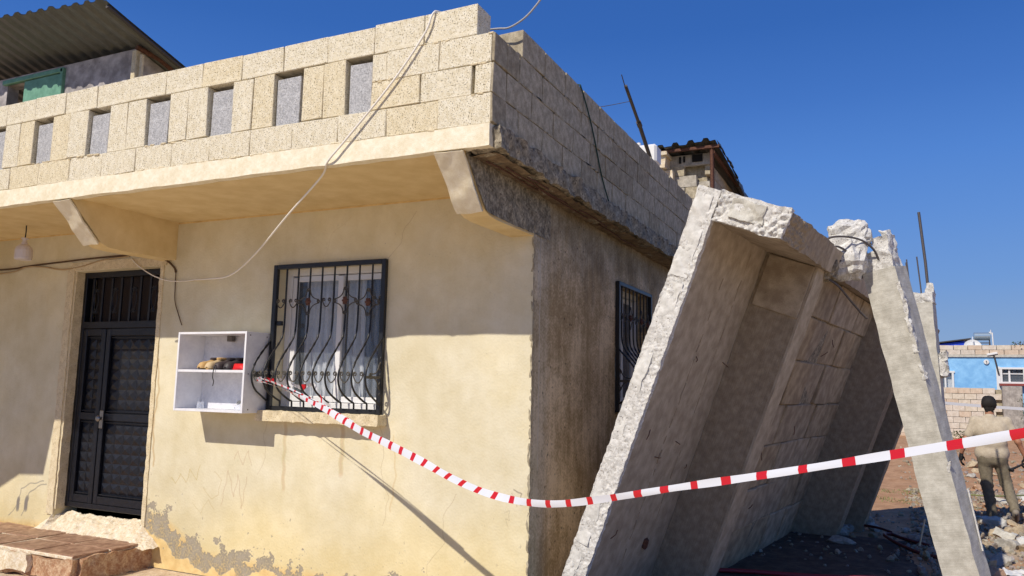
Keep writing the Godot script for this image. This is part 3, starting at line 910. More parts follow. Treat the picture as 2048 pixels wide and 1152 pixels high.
func curl_path(a: Vector2, c: Vector2, d: Vector2, r: float, s0: float, s1: float, turns := 1.3) -> Array:
	# a quadratic bow from a over c to d, with a spiral at either end (s0, s1 give its hand; 0 leaves it plain)
	var out := []
	if s0 != 0.0:
		var t0 := (a - c).normalized()
		var e := []
		_spiral(e, a, t0, r, s0, turns)
		e.reverse()
		out.append_array(e)
	for k in 9:
		var t := k / 8.0
		out.append(a * (1 - t) * (1 - t) + c * 2 * t * (1 - t) + d * t * t)
	if s1 != 0.0:
		_spiral(out, d, (d - c).normalized(), r, s1, turns)
	return out

func _spiral(out: Array, p: Vector2, t: Vector2, r: float, s: float, turns: float) -> void:
	var nrm := Vector2(-t.y, t.x) * s
	var c := p + nrm * r
	var n := 12
	for k in range(1, n + 1):
		var ang := -s * 0.0 + TAU * turns * k / n
		var rad := r * (1.0 - 0.62 * k / n)
		out.append(c - nrm.rotated(s * ang) * rad)

func lift(pts: Array, o: Vector3, right: Vector3, out: Vector3, z: float) -> Array:
	var r := []
	for p in pts:
		r.append(o + right * p.x + Vector3.UP * p.y + out * z)
	return r

func build_door(house: Node3D) -> void:
	var zd := -0.1
	var b := MB.new()
	for e in [[-5.17, 0.42, 2.8, 0.06], [-3.985, 0.42, 2.8, 0.06]]:
		b.box(Vector3(e[0], (e[1] + e[2]) / 2, zd - 0.03), Vector3(e[3], e[2] - e[1], 0.07), 0.004)
	b.box(Vector3(-4.578, 2.77, zd - 0.03), Vector3(1.12, 0.06, 0.07), 0.004)
	b.box(Vector3(-4.578, 2.25, zd - 0.03), Vector3(1.12, 0.07, 0.075), 0.004)
	b.box(Vector3(-4.578, 0.445, zd - 0.03), Vector3(1.12, 0.05, 0.07), 0.004)
	var door := part("door", b, M.black_paint, house)
	b = MB.new()
	b.box(Vector3(-4.578, 2.5, zd - 0.12), Vector3(1.12, 0.5, 0.01))
	part("transom_panel", b, plain("transom_brown", rgb8(46, 34, 28), 0.8), door)
	for k in 8:
		b = MB.new()
		b.box(Vector3(-5.07 + k * 0.14, 2.51, zd - 0.03), Vector3(0.028, 0.46, 0.02), 0.003)
		part("transom_bar", b, M.black_paint, door)
	for k in 4:
		b = MB.new()
		var cx := -5.0 + k * 0.28
		for s in [-1.0, 1.0]:
			b.tube(lift(curl_path(Vector2(cx, 2.62), Vector2(cx + s * 0.07, 2.52), Vector2(cx, 2.4), 0.02, s, s), Vector3.ZERO, Vector3.RIGHT, Vector3.BACK, zd - 0.015), 0.006, 4)
		part("transom_scroll", b, M.black_paint, door)
	for leaf in [[-5.14, -4.79], [-4.785, -4.015]]:
		b = MB.new()
		var x0: float = leaf[0]
		var x1: float = leaf[1]
		var zl := zd - 0.02
		b.box(Vector3((x0 + x1) / 2, 1.34, zl - 0.025), Vector3(x1 - x0, 1.74, 0.02))
		for x in [x0 + 0.035, x1 - 0.035]:
			b.box(Vector3(x, 1.34, zl), Vector3(0.06, 1.74, 0.045), 0.005)
		for y in [0.51, 1.325, 2.175]:
			b.box(Vector3((x0 + x1) / 2, y, zl), Vector3(x1 - x0 - 0.13, 0.075, 0.042), 0.005)
		var lf := part("door_leaf", b, M.black_paint, door)
		for pn in [[0.55, 1.285], [1.365, 2.135]]:
			b = MB.new()
			var px0 := x0 + 0.072
			var px1 := x1 - 0.072
			b.box(Vector3((px0 + px1) / 2, pn[0] + 0.014, zl + 0.004), Vector3(px1 - px0, 0.012, 0.018), 0.003)
			b.box(Vector3((px0 + px1) / 2, pn[1] - 0.014, zl + 0.004), Vector3(px1 - px0, 0.012, 0.018), 0.003)
			var nx := 2 if px1 - px0 < 0.4 else 5
			var ny := 7
			for i in nx:
				for j in ny:
					var c := Vector2(lerpf(px0, px1, (i + 0.5) / nx), lerpf(pn[0] + 0.03, pn[1] - 0.03, (j + 0.5) / ny))
					var h := Vector2((px1 - px0) / nx, (pn[1] - pn[0] - 0.06) / ny) * 0.5
					var q := []
					for e in [[-1, -1], [1, -1], [1, 1], [-1, 1]]:
						q.append(Vector3(c.x + h.x * e[0], c.y + h.y * e[1], zl - 0.014))
					var tip := Vector3(c.x, c.y, zl + 0.004)
					for k in 4:
						b.tri(q[k], q[(k + 1) % 4], tip, Vector3.BACK)
			part("panel", b, M.black_paint, door)
	b = MB.new()
	b.box(Vector3(-4.74, 1.3, zd + 0.012), Vector3(0.05, 0.18, 0.012), 0.004)
	b.lathe(Vector3(-4.735, 1.31, zd + 0.016), [[0.0, 0.055], [0.02, 0.052], [0.03, 0.042], [0.03, 0.03], [0.018, 0.02], [0.012, 0.0]], 14, Basis(Vector3.RIGHT, PI / 2))
	part("handle", b, plain("handle_steel", rgb8(150, 146, 140), 0.3, 0.8), door)

func build_window(house: Node3D, o: Vector3, right: Vector3, out: Vector3) -> void:
	# o: middle of the opening's lower edge on the wall face; the opening is 1.14 by 1.245
	var bs := Basis(right, Vector3.UP, out)
	var w := 1.14
	var h := 1.245
	var put_box := func(b: MB, x: float, y: float, z: float, sx: float, sy: float, sz: float, ch: float) -> void:
		b.box(o + bs * Vector3(x, y, z), Vector3(sx, sy, sz), ch, bs)
	var b := MB.new()
	var zf := -0.15
	for s in [-1, 1]:
		put_box.call(b, s * (w / 2 - 0.03), h / 2, zf, 0.06, h, 0.07, 0.005)
	put_box.call(b, 0, 0.035, zf, w - 0.12, 0.07, 0.07, 0.005)
	put_box.call(b, 0, h - 0.03, zf, w - 0.12, 0.06, 0.07, 0.005)
	var win := part("window", b, M.pvc, house)
	for k in 2:
		var xa := -w / 2 + 0.06 if k == 0 else -0.03
		var xb := 0.05 if k == 0 else w / 2 - 0.06
		var z := zf + (0.014 if k == 0 else -0.018)
		b = MB.new()
		for x in [xa + 0.03, xb - 0.03]:
			put_box.call(b, x, h / 2, z, 0.055, h - 0.15, 0.028, 0.004)
		for y in [0.1, h - 0.09]:
			put_box.call(b, (xa + xb) / 2, y, z, xb - xa - 0.11, 0.05, 0.028, 0.004)
		part("sash", b, M.pvc, win)
		b = MB.new()
		var g := []
		for e in [[xa + 0.05, 0.12], [xb - 0.05, 0.12], [xb - 0.05, h - 0.11], [xa + 0.05, h - 0.11]]:
			g.append(o + bs * Vector3(e[0], e[1], z))
		b.quad(g[0], g[1], g[2], g[3], out)
		part("pane", b, M.glass, win)
	# lace curtain, drawn over most of the width
	for cu in [[-w / 2 + 0.12, 0.02, "curtain"], [0.04, 0.22, "curtain"], [0.24, w / 2 - 0.02, "room_gap_dark"]]:  # the last sheet is no curtain: coloured as the unlit room in the gap
		b = MB.new()
		var rows := []
		for i in 5:
			var row := []
			for j in 60:
				var x := lerpf(cu[0], cu[1], j / 59.0)
				row.append(o + bs * Vector3(x, lerpf(0.03, h - 0.03, i / 4.0), -0.24 + 0.022 * sin(x * 58.0) + 0.012 * sin(x * 141.0 + i * 0.3)))
			rows.append(row)
		b.grid(rows, out)
		part("curtain", b, M[cu[2]], win)
	# the bellied iron grille
	b = MB.new()
	for s in [-1, 1]:
		put_box.call(b, s * (w / 2 + 0.004), h / 2 + 0.005, 0.022, 0.042, h + 0.03, 0.04, 0.004)
	put_box.call(b, 0, 0.012, 0.022, w - 0.036, 0.04, 0.038, 0.004)
	put_box.call(b, 0, h + 0.001, 0.022, w - 0.036, 0.04, 0.038, 0.004)
	put_box.call(b, -w / 2 + 0.04, 0.75, 0.005, 0.07, 0.04, 0.03, 0.004)
	var grille := part("window_grille", b, M.grille_paint, house)
	var belly := func(y: float) -> float:
		var pts := [Vector2(0.03, 0.024), Vector2(0.07, 0.03), Vector2(0.11, 0.10), Vector2(0.16, 0.19), Vector2(0.23, 0.235), Vector2(0.30, 0.245), Vector2(0.38, 0.225), Vector2(0.46, 0.17), Vector2(0.54, 0.10), Vector2(0.61, 0.05), Vector2(0.68, 0.028), Vector2(0.8, 0.022), Vector2(1.3, 0.022)]
		return step_at(pts, y)
	for k in 10:
		b = MB.new()
		var x := -0.585 + 0.13 * k
		var path := []
		var rad := []
		if k > 0 and k < 9:
			for e in [[1.23, 0.022], [0.85, 0.022], [0.7, 0.026]]:
				path.append(o + bs * Vector3(x, e[0], e[1]))
		var pts := [[0.62, 0.045], [0.54, 0.10], [0.46, 0.165], [0.38, 0.22], [0.30, 0.245], [0.23, 0.235], [0.165, 0.19], [0.11, 0.10], [0.085, 0.045]]
		if k == 0 or k == 9:
			pts = [[0.6, 0.035], [0.54, 0.09], [0.46, 0.16], [0.38, 0.215], [0.30, 0.24], [0.23, 0.23], [0.165, 0.185], [0.11, 0.10], [0.07, 0.035]]
		for e in pts:
			path.append(o + bs * Vector3(x, e[0], e[1]))
		if k > 0 and k < 9:
			path.append(o + bs * Vector3(x, 0.075, 0.026))
			path.append(o + bs * Vector3(x, 0.03, 0.022))
		path = spline(path, 4)
		for i in path.size():
			var y: float = path[i].y - o.y
			rad.append(0.0085 + (0.0016 * signf(sin(i * 2.2)) if y < 0.66 and y > 0.34 else 0.0))
		b.tube(path, rad, 6)
		part("bar", b, M.grille_paint, grille)
	# scrolls between the bellied bars, in the plane of the belly
	for k in 9:
		b = MB.new()
		var x := -0.52 + 0.13 * k
		b.tube(lift(curl_path(Vector2(-0.05, 0.305), Vector2(0.0, 0.18), Vector2(0.05, 0.305), 0.019, -1.0, 1.0), o + bs * Vector3(x, 0, 0), right, out, 0.247), 0.0055, 5)
		part("scroll", b, M.scroll_iron, grille)
	# side arms from belly to frame
	for s in [-1.0, 1.0]:
		b = MB.new()
		b.box(o + bs * Vector3(s * 0.585, 0.29, 0.135), Vector3(0.012, 0.022, 0.21), 0.002, bs)
		for e in [1.0, -1.0]:
			b.tube(lift(curl_path(Vector2(0.06, 0.30 + e * 0.09), Vector2(0.08, 0.3), Vector2(0.17, 0.3 + e * 0.02), 0.018, e, -e), o + bs * Vector3(s * 0.585, 0, 0), out, right, 0.0), 0.0055, 5)
			b.tube(lift(curl_path(Vector2(0.02, 0.3 + e * 0.13), Vector2(0.09, 0.3 + e * 0.08), Vector2(0.02, 0.3 + e * 0.03), 0.018, -e, e), o + bs * Vector3(s * 0.585, 0, 0), out, right, 0.0), 0.0055, 5)
		part("side_scroll", b, M.scroll_iron, grille)
	# diamonds of scrollwork above
	for c in [[-0.195, 0.93], [0.195, 0.93], [0.43, 0.91]]:
		b = MB.new()
		for sx in [-1.0, 1.0]:
			for sy in [-1.0, 1.0]:
				b.tube(lift(curl_path(Vector2(sx * 0.018, sy * 0.10), Vector2(sx * 0.022, sy * 0.028), Vector2(sx * 0.108, sy * 0.016), 0.017, sx * sy, -sx * sy, 1.1), o + bs * Vector3(c[0], c[1], 0), right, out, 0.034), 0.005, 5)
		part("scroll", b, M.scroll_iron, grille)
		b = MB.new()
		b.lathe(o + bs * Vector3(c[0], c[1], 0.03), [[0.0, 0.026], [0.012, 0.022], [0.022, 0.012], [0.026, 0.002], [0.014, -0.006]], 10, bs * Basis(Vector3.RIGHT, PI / 2))
		for k in 6:
			var a := TAU * k / 6
			b.lathe(o + bs * Vector3(c[0] + cos(a) * 0.02, c[1] + sin(a) * 0.026, 0.034), [[0.0, 0.014], [0.009, 0.009], [0.012, 0.0]], 6, bs * Basis(Vector3.RIGHT, PI / 2))
		part("rosette", b, M.rosette, grille)
	for x in [-0.5, -0.36, 0.0, 0.52]:
		b = MB.new()
		b.tube(lift(curl_path(Vector2(-0.045, 0.935), Vector2(0.0, 0.83), Vector2(0.045, 0.935), 0.017, -1.0, 1.0), o + bs * Vector3(x, 0, 0), right, out, 0.034), 0.005, 5)
		part("scroll", b, M.scroll_iron, grille)

# ---------------------------------------------------------------- things on and about the house
func build_cabinet() -> void:
	var x0 := -3.315
	var x1 := -2.512
	var y0 := 1.44
	var y1 := 2.13
	var d := 0.3
	var t := thing("wall_cabinet", "open white wall cabinet with shoes on its shelf, beside the window grille", "cabinet", Vector3((x0 + x1) / 2, y0, 0))
	var bd := 0.02
	var b: MB
	for x in [x0 + bd / 2, x1 - bd / 2]:
		b = MB.new()
		b.box(Vector3(x, (y0 + y1) / 2, d / 2 + 0.004), Vector3(bd, y1 - y0, d), 0.0015)
		part("side_panel", b, M.white_board, t)
	b = MB.new()
	b.box(Vector3((x0 + x1) / 2, y1 - bd / 2, d / 2 + 0.004), Vector3(x1 - x0 - 2 * bd - 0.001, bd, d - 0.002), 0.0015)
	part("top_panel", b, M.white_board, t)
	b = MB.new()
	b.box(Vector3((x0 + x1) / 2, y0 + bd / 2, d / 2 + 0.004), Vector3(x1 - x0 - 2 * bd - 0.001, bd, d - 0.002), 0.0015)
	part("bottom_panel", b, M.white_board, t)
	b = MB.new()
	b.box(Vector3((x0 + x1) / 2, 1.79, d / 2 + 0.006), Vector3(x1 - x0 - 2 * bd - 0.001, bd + 0.002, d - 0.012), 0.0015)
	part("shelf", b, M.white_board, t)
	b = MB.new()
	b.box(Vector3((x0 + x1) / 2, (y0 + y1) / 2, 0.012), Vector3(x1 - x0 - 2 * bd - 0.002, y1 - y0 - 0.042, 0.008))
	part("back_panel", b, M.back_board, t)
	b = MB.new()
	b.box(Vector3(-2.94, 2.085, 0.05), Vector3(0.055, 0.05, 0.05), 0.004)
	part("hanger_bracket", b, plain("bracket_grey", rgb8(110, 104, 100), 0.6), t)
	for s in [Vector3(x1 + 0.001, y1 - 0.03, 0.26), Vector3(x1 + 0.001, y0 + 0.03, 0.24), Vector3(x1 + 0.001, y1 - 0.035, 0.06), Vector3(x1 + 0.001, y0 + 0.33, 0.26)]:
		b = MB.new()
		b.lathe(s, [[0.006, 0.0], [0.005, 0.002], [0.0, 0.0025]], 8, Basis(Vector3.BACK, -PI / 2))
		part("screw", b, M.pole_steel, t)
	b = MB.new()
	b.box(Vector3(-2.73, 1.472, 0.09), Vector3(0.36, 0.022, 0.05), 0.003)
	part("loose_strip", b, M.white_board, t)
	# shoes on the shelf: toes towards the street
	var ys := 1.802
	shoe("beige_shoe", Vector3(-3.045, ys, 0.17), 0.0, M.shoe_beige, M.shoe_brown, "tan shoe at the left end of the row in the white cabinet")
	shoe("beige_shoe", Vector3(-2.96, ys, 0.175), 0.08, M.shoe_beige_light, M.shoe_beige, "pale beige shoe second from the left on the cabinet shelf")
	shoe("dark_shoe", Vector3(-2.86, ys, 0.165), -0.05, M.shoe_brown, M.shoe_dark, "dark brown shoe whose lace hangs over the cabinet shelf")
	shoe("dark_shoe", Vector3(-2.755, ys, 0.16), 0.05, M.shoe_dark, M.shoe_black, "charcoal shoe between the laced shoe and the red slipper")
	shoe("dark_shoe", Vector3(-2.66, ys, 0.09), 0.5, M.shoe_black, M.shoe_dark, "black shoe lying behind the red slipper on the shelf")
	b = MB.new()
	var rows := []
	for i in 9:
		var row := []
		for j in 13:
			var a := PI * j / 12.0
			var l := i / 8.0
			var hw := 0.045 * (0.75 + 0.4 * sin(l * PI * 0.8))
			row.append(Vector3(-2.73 + 0.19 * l, ys + 0.012 + (0.045 * sin(a) if l < 0.75 else 0.02 * sin(a)), 0.2 + cos(a) * hw))
		rows.append(row)
	b.grid(rows, Vector3.UP)
	b.box(Vector3(-2.635, ys + 0.009, 0.2), Vector3(0.2, 0.016, 0.09), 0.006)
	single("red_slipper", b, M.slipper_red, "bright red slipper at the right end of the cabinet shelf", "slipper", "", Vector3(-2.63, ys, 0.2))
	b = MB.new()
	b.tube(spline([Vector3(-2.86, ys + 0.045, 0.27), Vector3(-2.85, ys + 0.02, 0.312), Vector3(-2.856, ys - 0.06, 0.318), Vector3(-2.843, ys - 0.1, 0.316), Vector3(-2.848, ys - 0.14, 0.318)], 5), 0.004, 5)
	single("shoe_lace", b, M.shoe_black, "dark shoe lace dangling below the cabinet shelf edge", "lace")
	for e in [[-3.1, 0.2], [-2.63, 0.22]]:
		b = MB.new()
		b.lathe(Vector3(e[0], 1.461, e[1]), [[0.0, 0.002], [0.03, 0.002], [0.032, 0.02], [0.026, 0.05], [0.029, 0.06]], 10)
		for s in [-1, 1]:
			b.tube([Vector3(e[0] + s * 0.018, 1.5, e[1]), Vector3(e[0] + s * 0.03, 1.56, e[1] + 0.005)], 0.0022, 4)
		var cl := single("plastic_cup", b, M.clear_plastic, "clear plastic holder on the cabinet floor, %s" % ("left of the bare back corner" if e[0] < -3 else "with a grey lid, near the right side"), "plastic holder", "", Vector3(e[0], 1.46, e[1]))
		if e[0] > -3:
			b = MB.new()
			b.lathe(Vector3(e[0], 1.525, e[1]), [[0.0, 0.012], [0.018, 0.01], [0.022, 0.0], [0.0, -0.004]], 10, Basis(Vector3.RIGHT, 0.9))
			part("lid", b, plain("lid_grey", rgb8(96, 98, 102), 0.5), cl)

func shoe(called: String, at: Vector3, turn: float, upper: Material, inner: Material, label: String) -> void:
	var t := thing(called, label, "shoe", at)
	t.rotation.y = turn
	offs[t] = Vector3.ZERO
	var b := MB.new()
	var rows := []
	var prof := [[-0.125, 0.0, 0.02], [-0.12, 0.085, 0.034], [-0.09, 0.088, 0.038], [-0.04, 0.082, 0.038], [0.0, 0.076, 0.04], [0.04, 0.064, 0.043], [0.075, 0.06, 0.045], [0.102, 0.053, 0.041], [0.12, 0.036, 0.03], [0.128, 0.012, 0.012]]
	for i in prof.size():
		var row := []
		for j in 15:
			var a := PI * j / 14.0
			row.append(Vector3(cos(a) * prof[i][2], 0.012 + pow(sin(a), 0.8) * prof[i][1], prof[i][0]))
		rows.append(row)
	b.grid(rows, Vector3.UP)
	part("upper", b, upper, t)
	b = MB.new()
	b.lathe(Vector3(0, 0.094, -0.06), [[0.0, -0.01], [0.022, -0.008], [0.036, -0.004], [0.037, 0.01], [0.031, 0.016], [0.024, 0.004]], 14, Basis.from_scale(Vector3(1.0, 1.0, 1.6)))
	part("collar", b, inner, t)
	b = MB.new()
	var top := []
	var bot := []
	for k in 20:
		var a := TAU * k / 20
		var z := sin(a) * 0.128
		var hw := 0.04 + 0.007 * sin(a)
		top.append(Vector3(cos(a) * hw, 0.016, z)); bot.append(Vector3(cos(a) * hw, 0.0, z))
	for k in 20:
		b.quad(bot[k], bot[(k + 1) % 20], top[(k + 1) % 20], top[k], (bot[k] + Vector3(0, 0, 0)).normalized())
		b.tri(Vector3(0, 0, 0), bot[k], bot[(k + 1) % 20], Vector3.DOWN)
	part("sole", b, inner, t)

func build_lamp() -> void:
	var at := Vector3(-5.38, 3.0, 0.45)
	var t := thing("hanging_lamp", "unlit white glass lamp hanging on a short cord under the porch ceiling", "lamp", Vector3(at.x, 3.214, at.z))
	var b := MB.new()
	b.tube([Vector3(at.x, 3.214, at.z), Vector3(at.x + 0.004, 3.15, at.z), Vector3(at.x, 3.075, at.z)], 0.006, 5)
	part("cord", b, M.rubber, t)
	b = MB.new()
	b.lathe(at, [[0.012, 0.09], [0.034, 0.085], [0.034, 0.075], [0.02, 0.068], [0.022, 0.045], [0.03, 0.035], [0.03, 0.02]], 14)
	part("socket", b, M.lamp_white, t)
	b = MB.new()
	b.lathe(at, [[0.03, 0.022], [0.05, 0.012], [0.07, -0.01], [0.079, -0.04], [0.08, -0.12], [0.074, -0.136], [0.0, -0.138]], 18)
	part("shade", b, M.lamp_white, t)

func cable(called: String, pts: Array, r: float, m: Material, label: String, cat := "cable", group := "") -> void:
	var b := MB.new()
	b.tube(spline(pts, 6), r, 6)
	single(called, b, m, label, cat, group)

func build_cables() -> void:
	cable("power_cable", [Vector3(-0.2, 4.14, 0.9), Vector3(-0.2, 4.166, 1.0), Vector3(-0.225, 4.17, 1.12), Vector3(-0.245, 4.13, 1.165), Vector3(-0.3, 4.0, 1.17), Vector3(-0.53, 3.71, 1.175), Vector3(-0.88, 3.36, 1.18), Vector3(-1.04, 3.22, 1.17), Vector3(-1.19, 3.155, 1.05), Vector3(-1.6, 2.95, 0.9), Vector3(-2.2, 2.72, 0.6), Vector3(-2.75, 2.62, 0.3), Vector3(-3.2, 2.63, 0.12), Vector3(-3.46, 2.645, 0.03)], 0.0075, M.cable_white, "long pale cable drooping from the parapet top across to the door", "cable")
	cable("power_cable", [Vector3(-3.46, 2.645, 0.03), Vector3(-3.6, 2.64, 0.015), Vector3(-3.82, 2.65, 0.012), Vector3(-3.98, 2.69, 0.02), Vector3(-4.1, 2.74, 0.03), Vector3(-4.25, 2.82, 0.03), Vector3(-4.36, 2.895, 0.02)], 0.006, M.cable_white, "thin pale cable end clipped across the upper corner of the door", "cable")
	cable("wall_wire", [Vector3(-8.4, 2.9, 0.012), Vector3(-6.46, 2.874, 0.012), Vector3(-6.03, 2.89, 0.012), Vector3(-5.8, 2.9, 0.012), Vector3(-5.45, 2.91, 0.014), Vector3(-4.98, 2.925, 0.012), Vector3(-4.36, 2.93, 0.012), Vector3(-4.1, 2.885, 0.014), Vector3(-3.9, 2.86, 0.014), Vector3(-3.77, 2.78, 0.014), Vector3(-3.74, 2.73, 0.014)], 0.009, M.cable_brown, "brown wire running along the wall above the black door", "wire")
	cable("wall_wire", [Vector3(-8.4, 2.86, 0.012), Vector3(-6.46, 2.83, 0.012), Vector3(-6.0, 2.885, 0.013), Vector3(-5.7, 2.87, 0.012), Vector3(-5.4, 2.83, 0.012), Vector3(-5.1, 2.85, 0.012), Vector3(-4.8, 2.9, 0.012), Vector3(-4.4, 2.92, 0.012)], 0.007, M.cable_tan, "lower tan wire sagging on the wall left of the door", "wire")
	cable("wall_wire", [Vector3(-3.74, 2.74, 0.012), Vector3(-3.735, 2.6, 0.012), Vector3(-3.72, 2.45, 0.014), Vector3(-3.66, 2.32, 0.014), Vector3(-3.6, 2.22, 0.02)], 0.0045, M.cable_brown, "thin brown wire hanging loose below the beam right of the door", "wire")
	cable("antenna_cable", [Vector3(-0.12, 4.165, 0.78), Vector3(0.0, 4.145, 0.8), Vector3(0.07, 4.138, 0.8), Vector3(0.13, 4.13, 0.8), Vector3(0.19, 4.145, 0.8), Vector3(0.26, 4.18, 0.8), Vector3(0.32, 4.23, 0.8), Vector3(0.4, 4.32, 0.8), Vector3(0.5, 4.46, 0.8), Vector3(0.62, 4.7, 0.8)], 0.0075, M.cable_grey, "grey cable that rises from the parapet corner into the sky", "cable")
	cable("hanging_wire", [Vector3(0.1, 4.15, -0.35), Vector3(0.2, 4.152, -0.38), Vector3(0.224, 4.11, -0.396), Vector3(0.222, 3.89, -0.641), Vector3(0.222, 3.53, -0.905), Vector3(0.228, 3.34, -1.084)], 0.006, M.cable_green, "dark green wire hanging down the grey side parapet", "wire")

func build_roof_things() -> void:
	# tin-roofed room on the roof
	var t := thing("rooftop_shed", "plastered rooftop room under a corrugated sheet roof with a green shutter", "shed", Vector3(-6.5, Y0, -1.6))
	var ry := func(x: float, z: float) -> float: return 5.81 + 0.08 * (-5.2 - x) + 0.29 * (z + 0.05)
	var b := MB.new()
	wall(b, Vector3(0, 0, -0.75), Vector3.RIGHT, Vector3.BACK, -9.0, -5.55, Y0, 5.6, 0.15, [Rect2(-7.95, 4.3, 1.1, 1.2)], func(_s: float, _t: float) -> Vector2: return Vector2.ZERO)
	part("wall", b, M.shed_plaster, t)
	b = MB.new()
	b.prism(PackedVector2Array([Vector2(-0.9, Y0), Vector2(-3.2, Y0), Vector2(-3.2, 4.9), Vector2(-0.9, 5.57)]), func(p: Vector2, d: float) -> Vector3: return Vector3(d, p.y, p.x), -5.7, -5.55, Vector3.RIGHT)
	b.box(Vector3(-7.3, 4.1, -3.2), Vector3(3.4, 1.5, 0.14))
	b.box(Vector3(-8.93, 4.2, -2.05), Vector3(0.14, 1.7, 2.2))
	part("wall", b, M.shed_plaster, t)
	b = MB.new()
	var n := noise(33, 0.9)
	for side in [0.0, -0.006]:
		var rows := []
		for i in 12:
			var z := lerpf(-0.05, -3.4, i / 11.0)
			var row := []
			for j in 260:
				var x := lerpf(-9.2, -5.2, j / 259.0)
				var f := fposmod((x + 5.2) / 0.205, 1.0)
				var rib := 0.032 * (clampf((0.25 - absf(f - 0.5)) / 0.13 + 0.5, 0.0, 1.0))
				row.append(Vector3(x, ry.call(x, z) + rib + side + 0.012 * n.get_noise_2d(x, z * 2.0), z + 0.03 * n.get_noise_2d(x * 3.0, 9.0)))
			rows.append(row)
		b.grid(rows, Vector3.UP if side == 0.0 else Vector3.DOWN)
	part("corrugated_roof", b, M.tin_sheet, t)
	b = MB.new()
	for z in [-2.9]:
		b.tube([Vector3(-9.0, ry.call(-9.0, z) - 0.045, z), Vector3(-5.25, ry.call(-5.25, z) - 0.045, z)], 0.03, 6)
	b.tube([Vector3(-5.23, ry.call(-5.23, -0.1) - 0.03, -0.1), Vector3(-5.23, ry.call(-5.23, -3.3) - 0.03, -3.3)], 0.026, 6)
	part("verge_beam", b, M.pole_steel, t)
	b = MB.new()
	b.tube([Vector3(-5.5, 5.6, -0.72), Vector3(-5.44, 5.55, -1.0), Vector3(-5.42, 5.35, -1.6), Vector3(-5.42, 5.2, -2.2)], 0.035, 6)
	part("rafter", b, M.rust, t)
	b = MB.new()
	b.box(Vector3(-5.5, 4.5, -0.72), Vector3(0.07, 2.1, 0.06), 0.005)
	b.box(Vector3(-5.42, 4.5, -0.74), Vector3(0.035, 2.0, 0.04), 0.005)
	part("post", b, M.sill_plaster, t)
	b = MB.new()
	b.box(Vector3(-7.2, 4.9, -0.735), Vector3(0.72, 1.18, 0.03), 0.006)
	part("shutter", b, M.green_paint, t)
	b = MB.new()
	b.box(Vector3(-6.82, 4.9, -0.735), Vector3(0.05, 1.3, 0.06), 0.006)
	b.box(Vector3(-7.4, 5.53, -0.735), Vector3(1.2, 0.06, 0.06), 0.006)
	part("window_frame", b, M.green_paint, t)
	# mast and tank behind the side parapet
	b = MB.new()
	b.tube([Vector3(-0.3, 3.9, -4.36), Vector3(-0.3, 4.7, -4.3), Vector3(-0.3, 4.99, -3.8)], 0.026, 8)
	b.tube([Vector3(-0.3, 4.98, -3.82), Vector3(-0.3, 5.27, -3.25)], 0.021, 8)
	b.tube([Vector3(-0.3, 4.965, -3.85), Vector3(-0.3, 5.0, -3.78)], 0.033, 8)
	b.tube([Vector3(-0.3, 5.2, -3.3), Vector3(-0.31, 5.36, -3.12)], 0.006, 5)
	single("leaning_mast", b, M.pole_steel, "bare steel mast leaning out over the side parapet", "mast")
	b = MB.new()
	b.tube(spline([Vector3(-0.3, 5.15, -3.45), Vector3(-0.8, 5.12, -3.4), Vector3(-1.4, 5.2, -3.3), Vector3(-3.0, 5.5, -3.2)], 6), 0.004, 4)
	single("stay_wire", b, M.pole_steel, "hair-thin stay wire running left from the steel mast", "wire")
	b = MB.new()
	b.box(Vector3(-0.42, 4.80, -4.6), Vector3(0.32, 0.26, 0.26), 0.03)
	b.tube([Vector3(-0.52, 4.9, -4.55), Vector3(-0.52, 4.98, -4.55)], 0.03, 8)
	b.box(Vector3(-0.42, 4.0, -4.6), Vector3(0.26, 1.36, 0.22))
	single("water_canister", b, M.white_paint, "white plastic water canister behind the mast's foot", "canister")

func build_step() -> void:
	var t := thing("doorstep", "broken doorstep paved with brown tiles below the black door", "step", Vector3(-4.9, 0, 0.4))
	var b := MB.new()
	var n := noise(41, 3.0, FastNoiseLite.TYPE_SIMPLEX_SMOOTH, 4)
	b.rough_box(Vector3(-5.2, 0.088, 0.37), Vector3(2.72, 0.19, 0.82), 0.035, rough_fn(n, 0.045))
	part("step_base", b, M.terracotta, t)
	b = MB.new()
	b.box(Vector3(-5.1, 0.196, 0.4), Vector3(2.5, 0.03, 0.72), 0.006)
	part("grout_bed", b, M.whitewash, t)
	for i in 5:
		for j in 2:
			b = MB.new()
			var c := Vector3(-4.08 - 0.5 * i, 0.206, 0.58 - 0.36 * j)
			b.box(c, Vector3(0.475, 0.024, 0.34), 0.003, Basis.from_euler(Vector3(rng.randf_range(-0.015, 0.015), rng.randf_range(-0.02, 0.02), rng.randf_range(-0.015, 0.015))), 0.004, rng)
			part("tile", b, M.tile, t)
	b = MB.new()
	b.rough_box(Vector3(-5.3, 0.11, 0.80), Vector3(1.9, 0.16, 0.04), 0.03, rough_fn(n, 0.04))
	part("step_edge", b, M.whitewash, t)
	b = MB.new()
	b.rough_box(Vector3(-3.86, 0.09, 0.34), Vector3(0.12, 0.2, 0.72), 0.03, rough_fn(n, 0.05))
	part("step_side", b, M.terracotta, t)

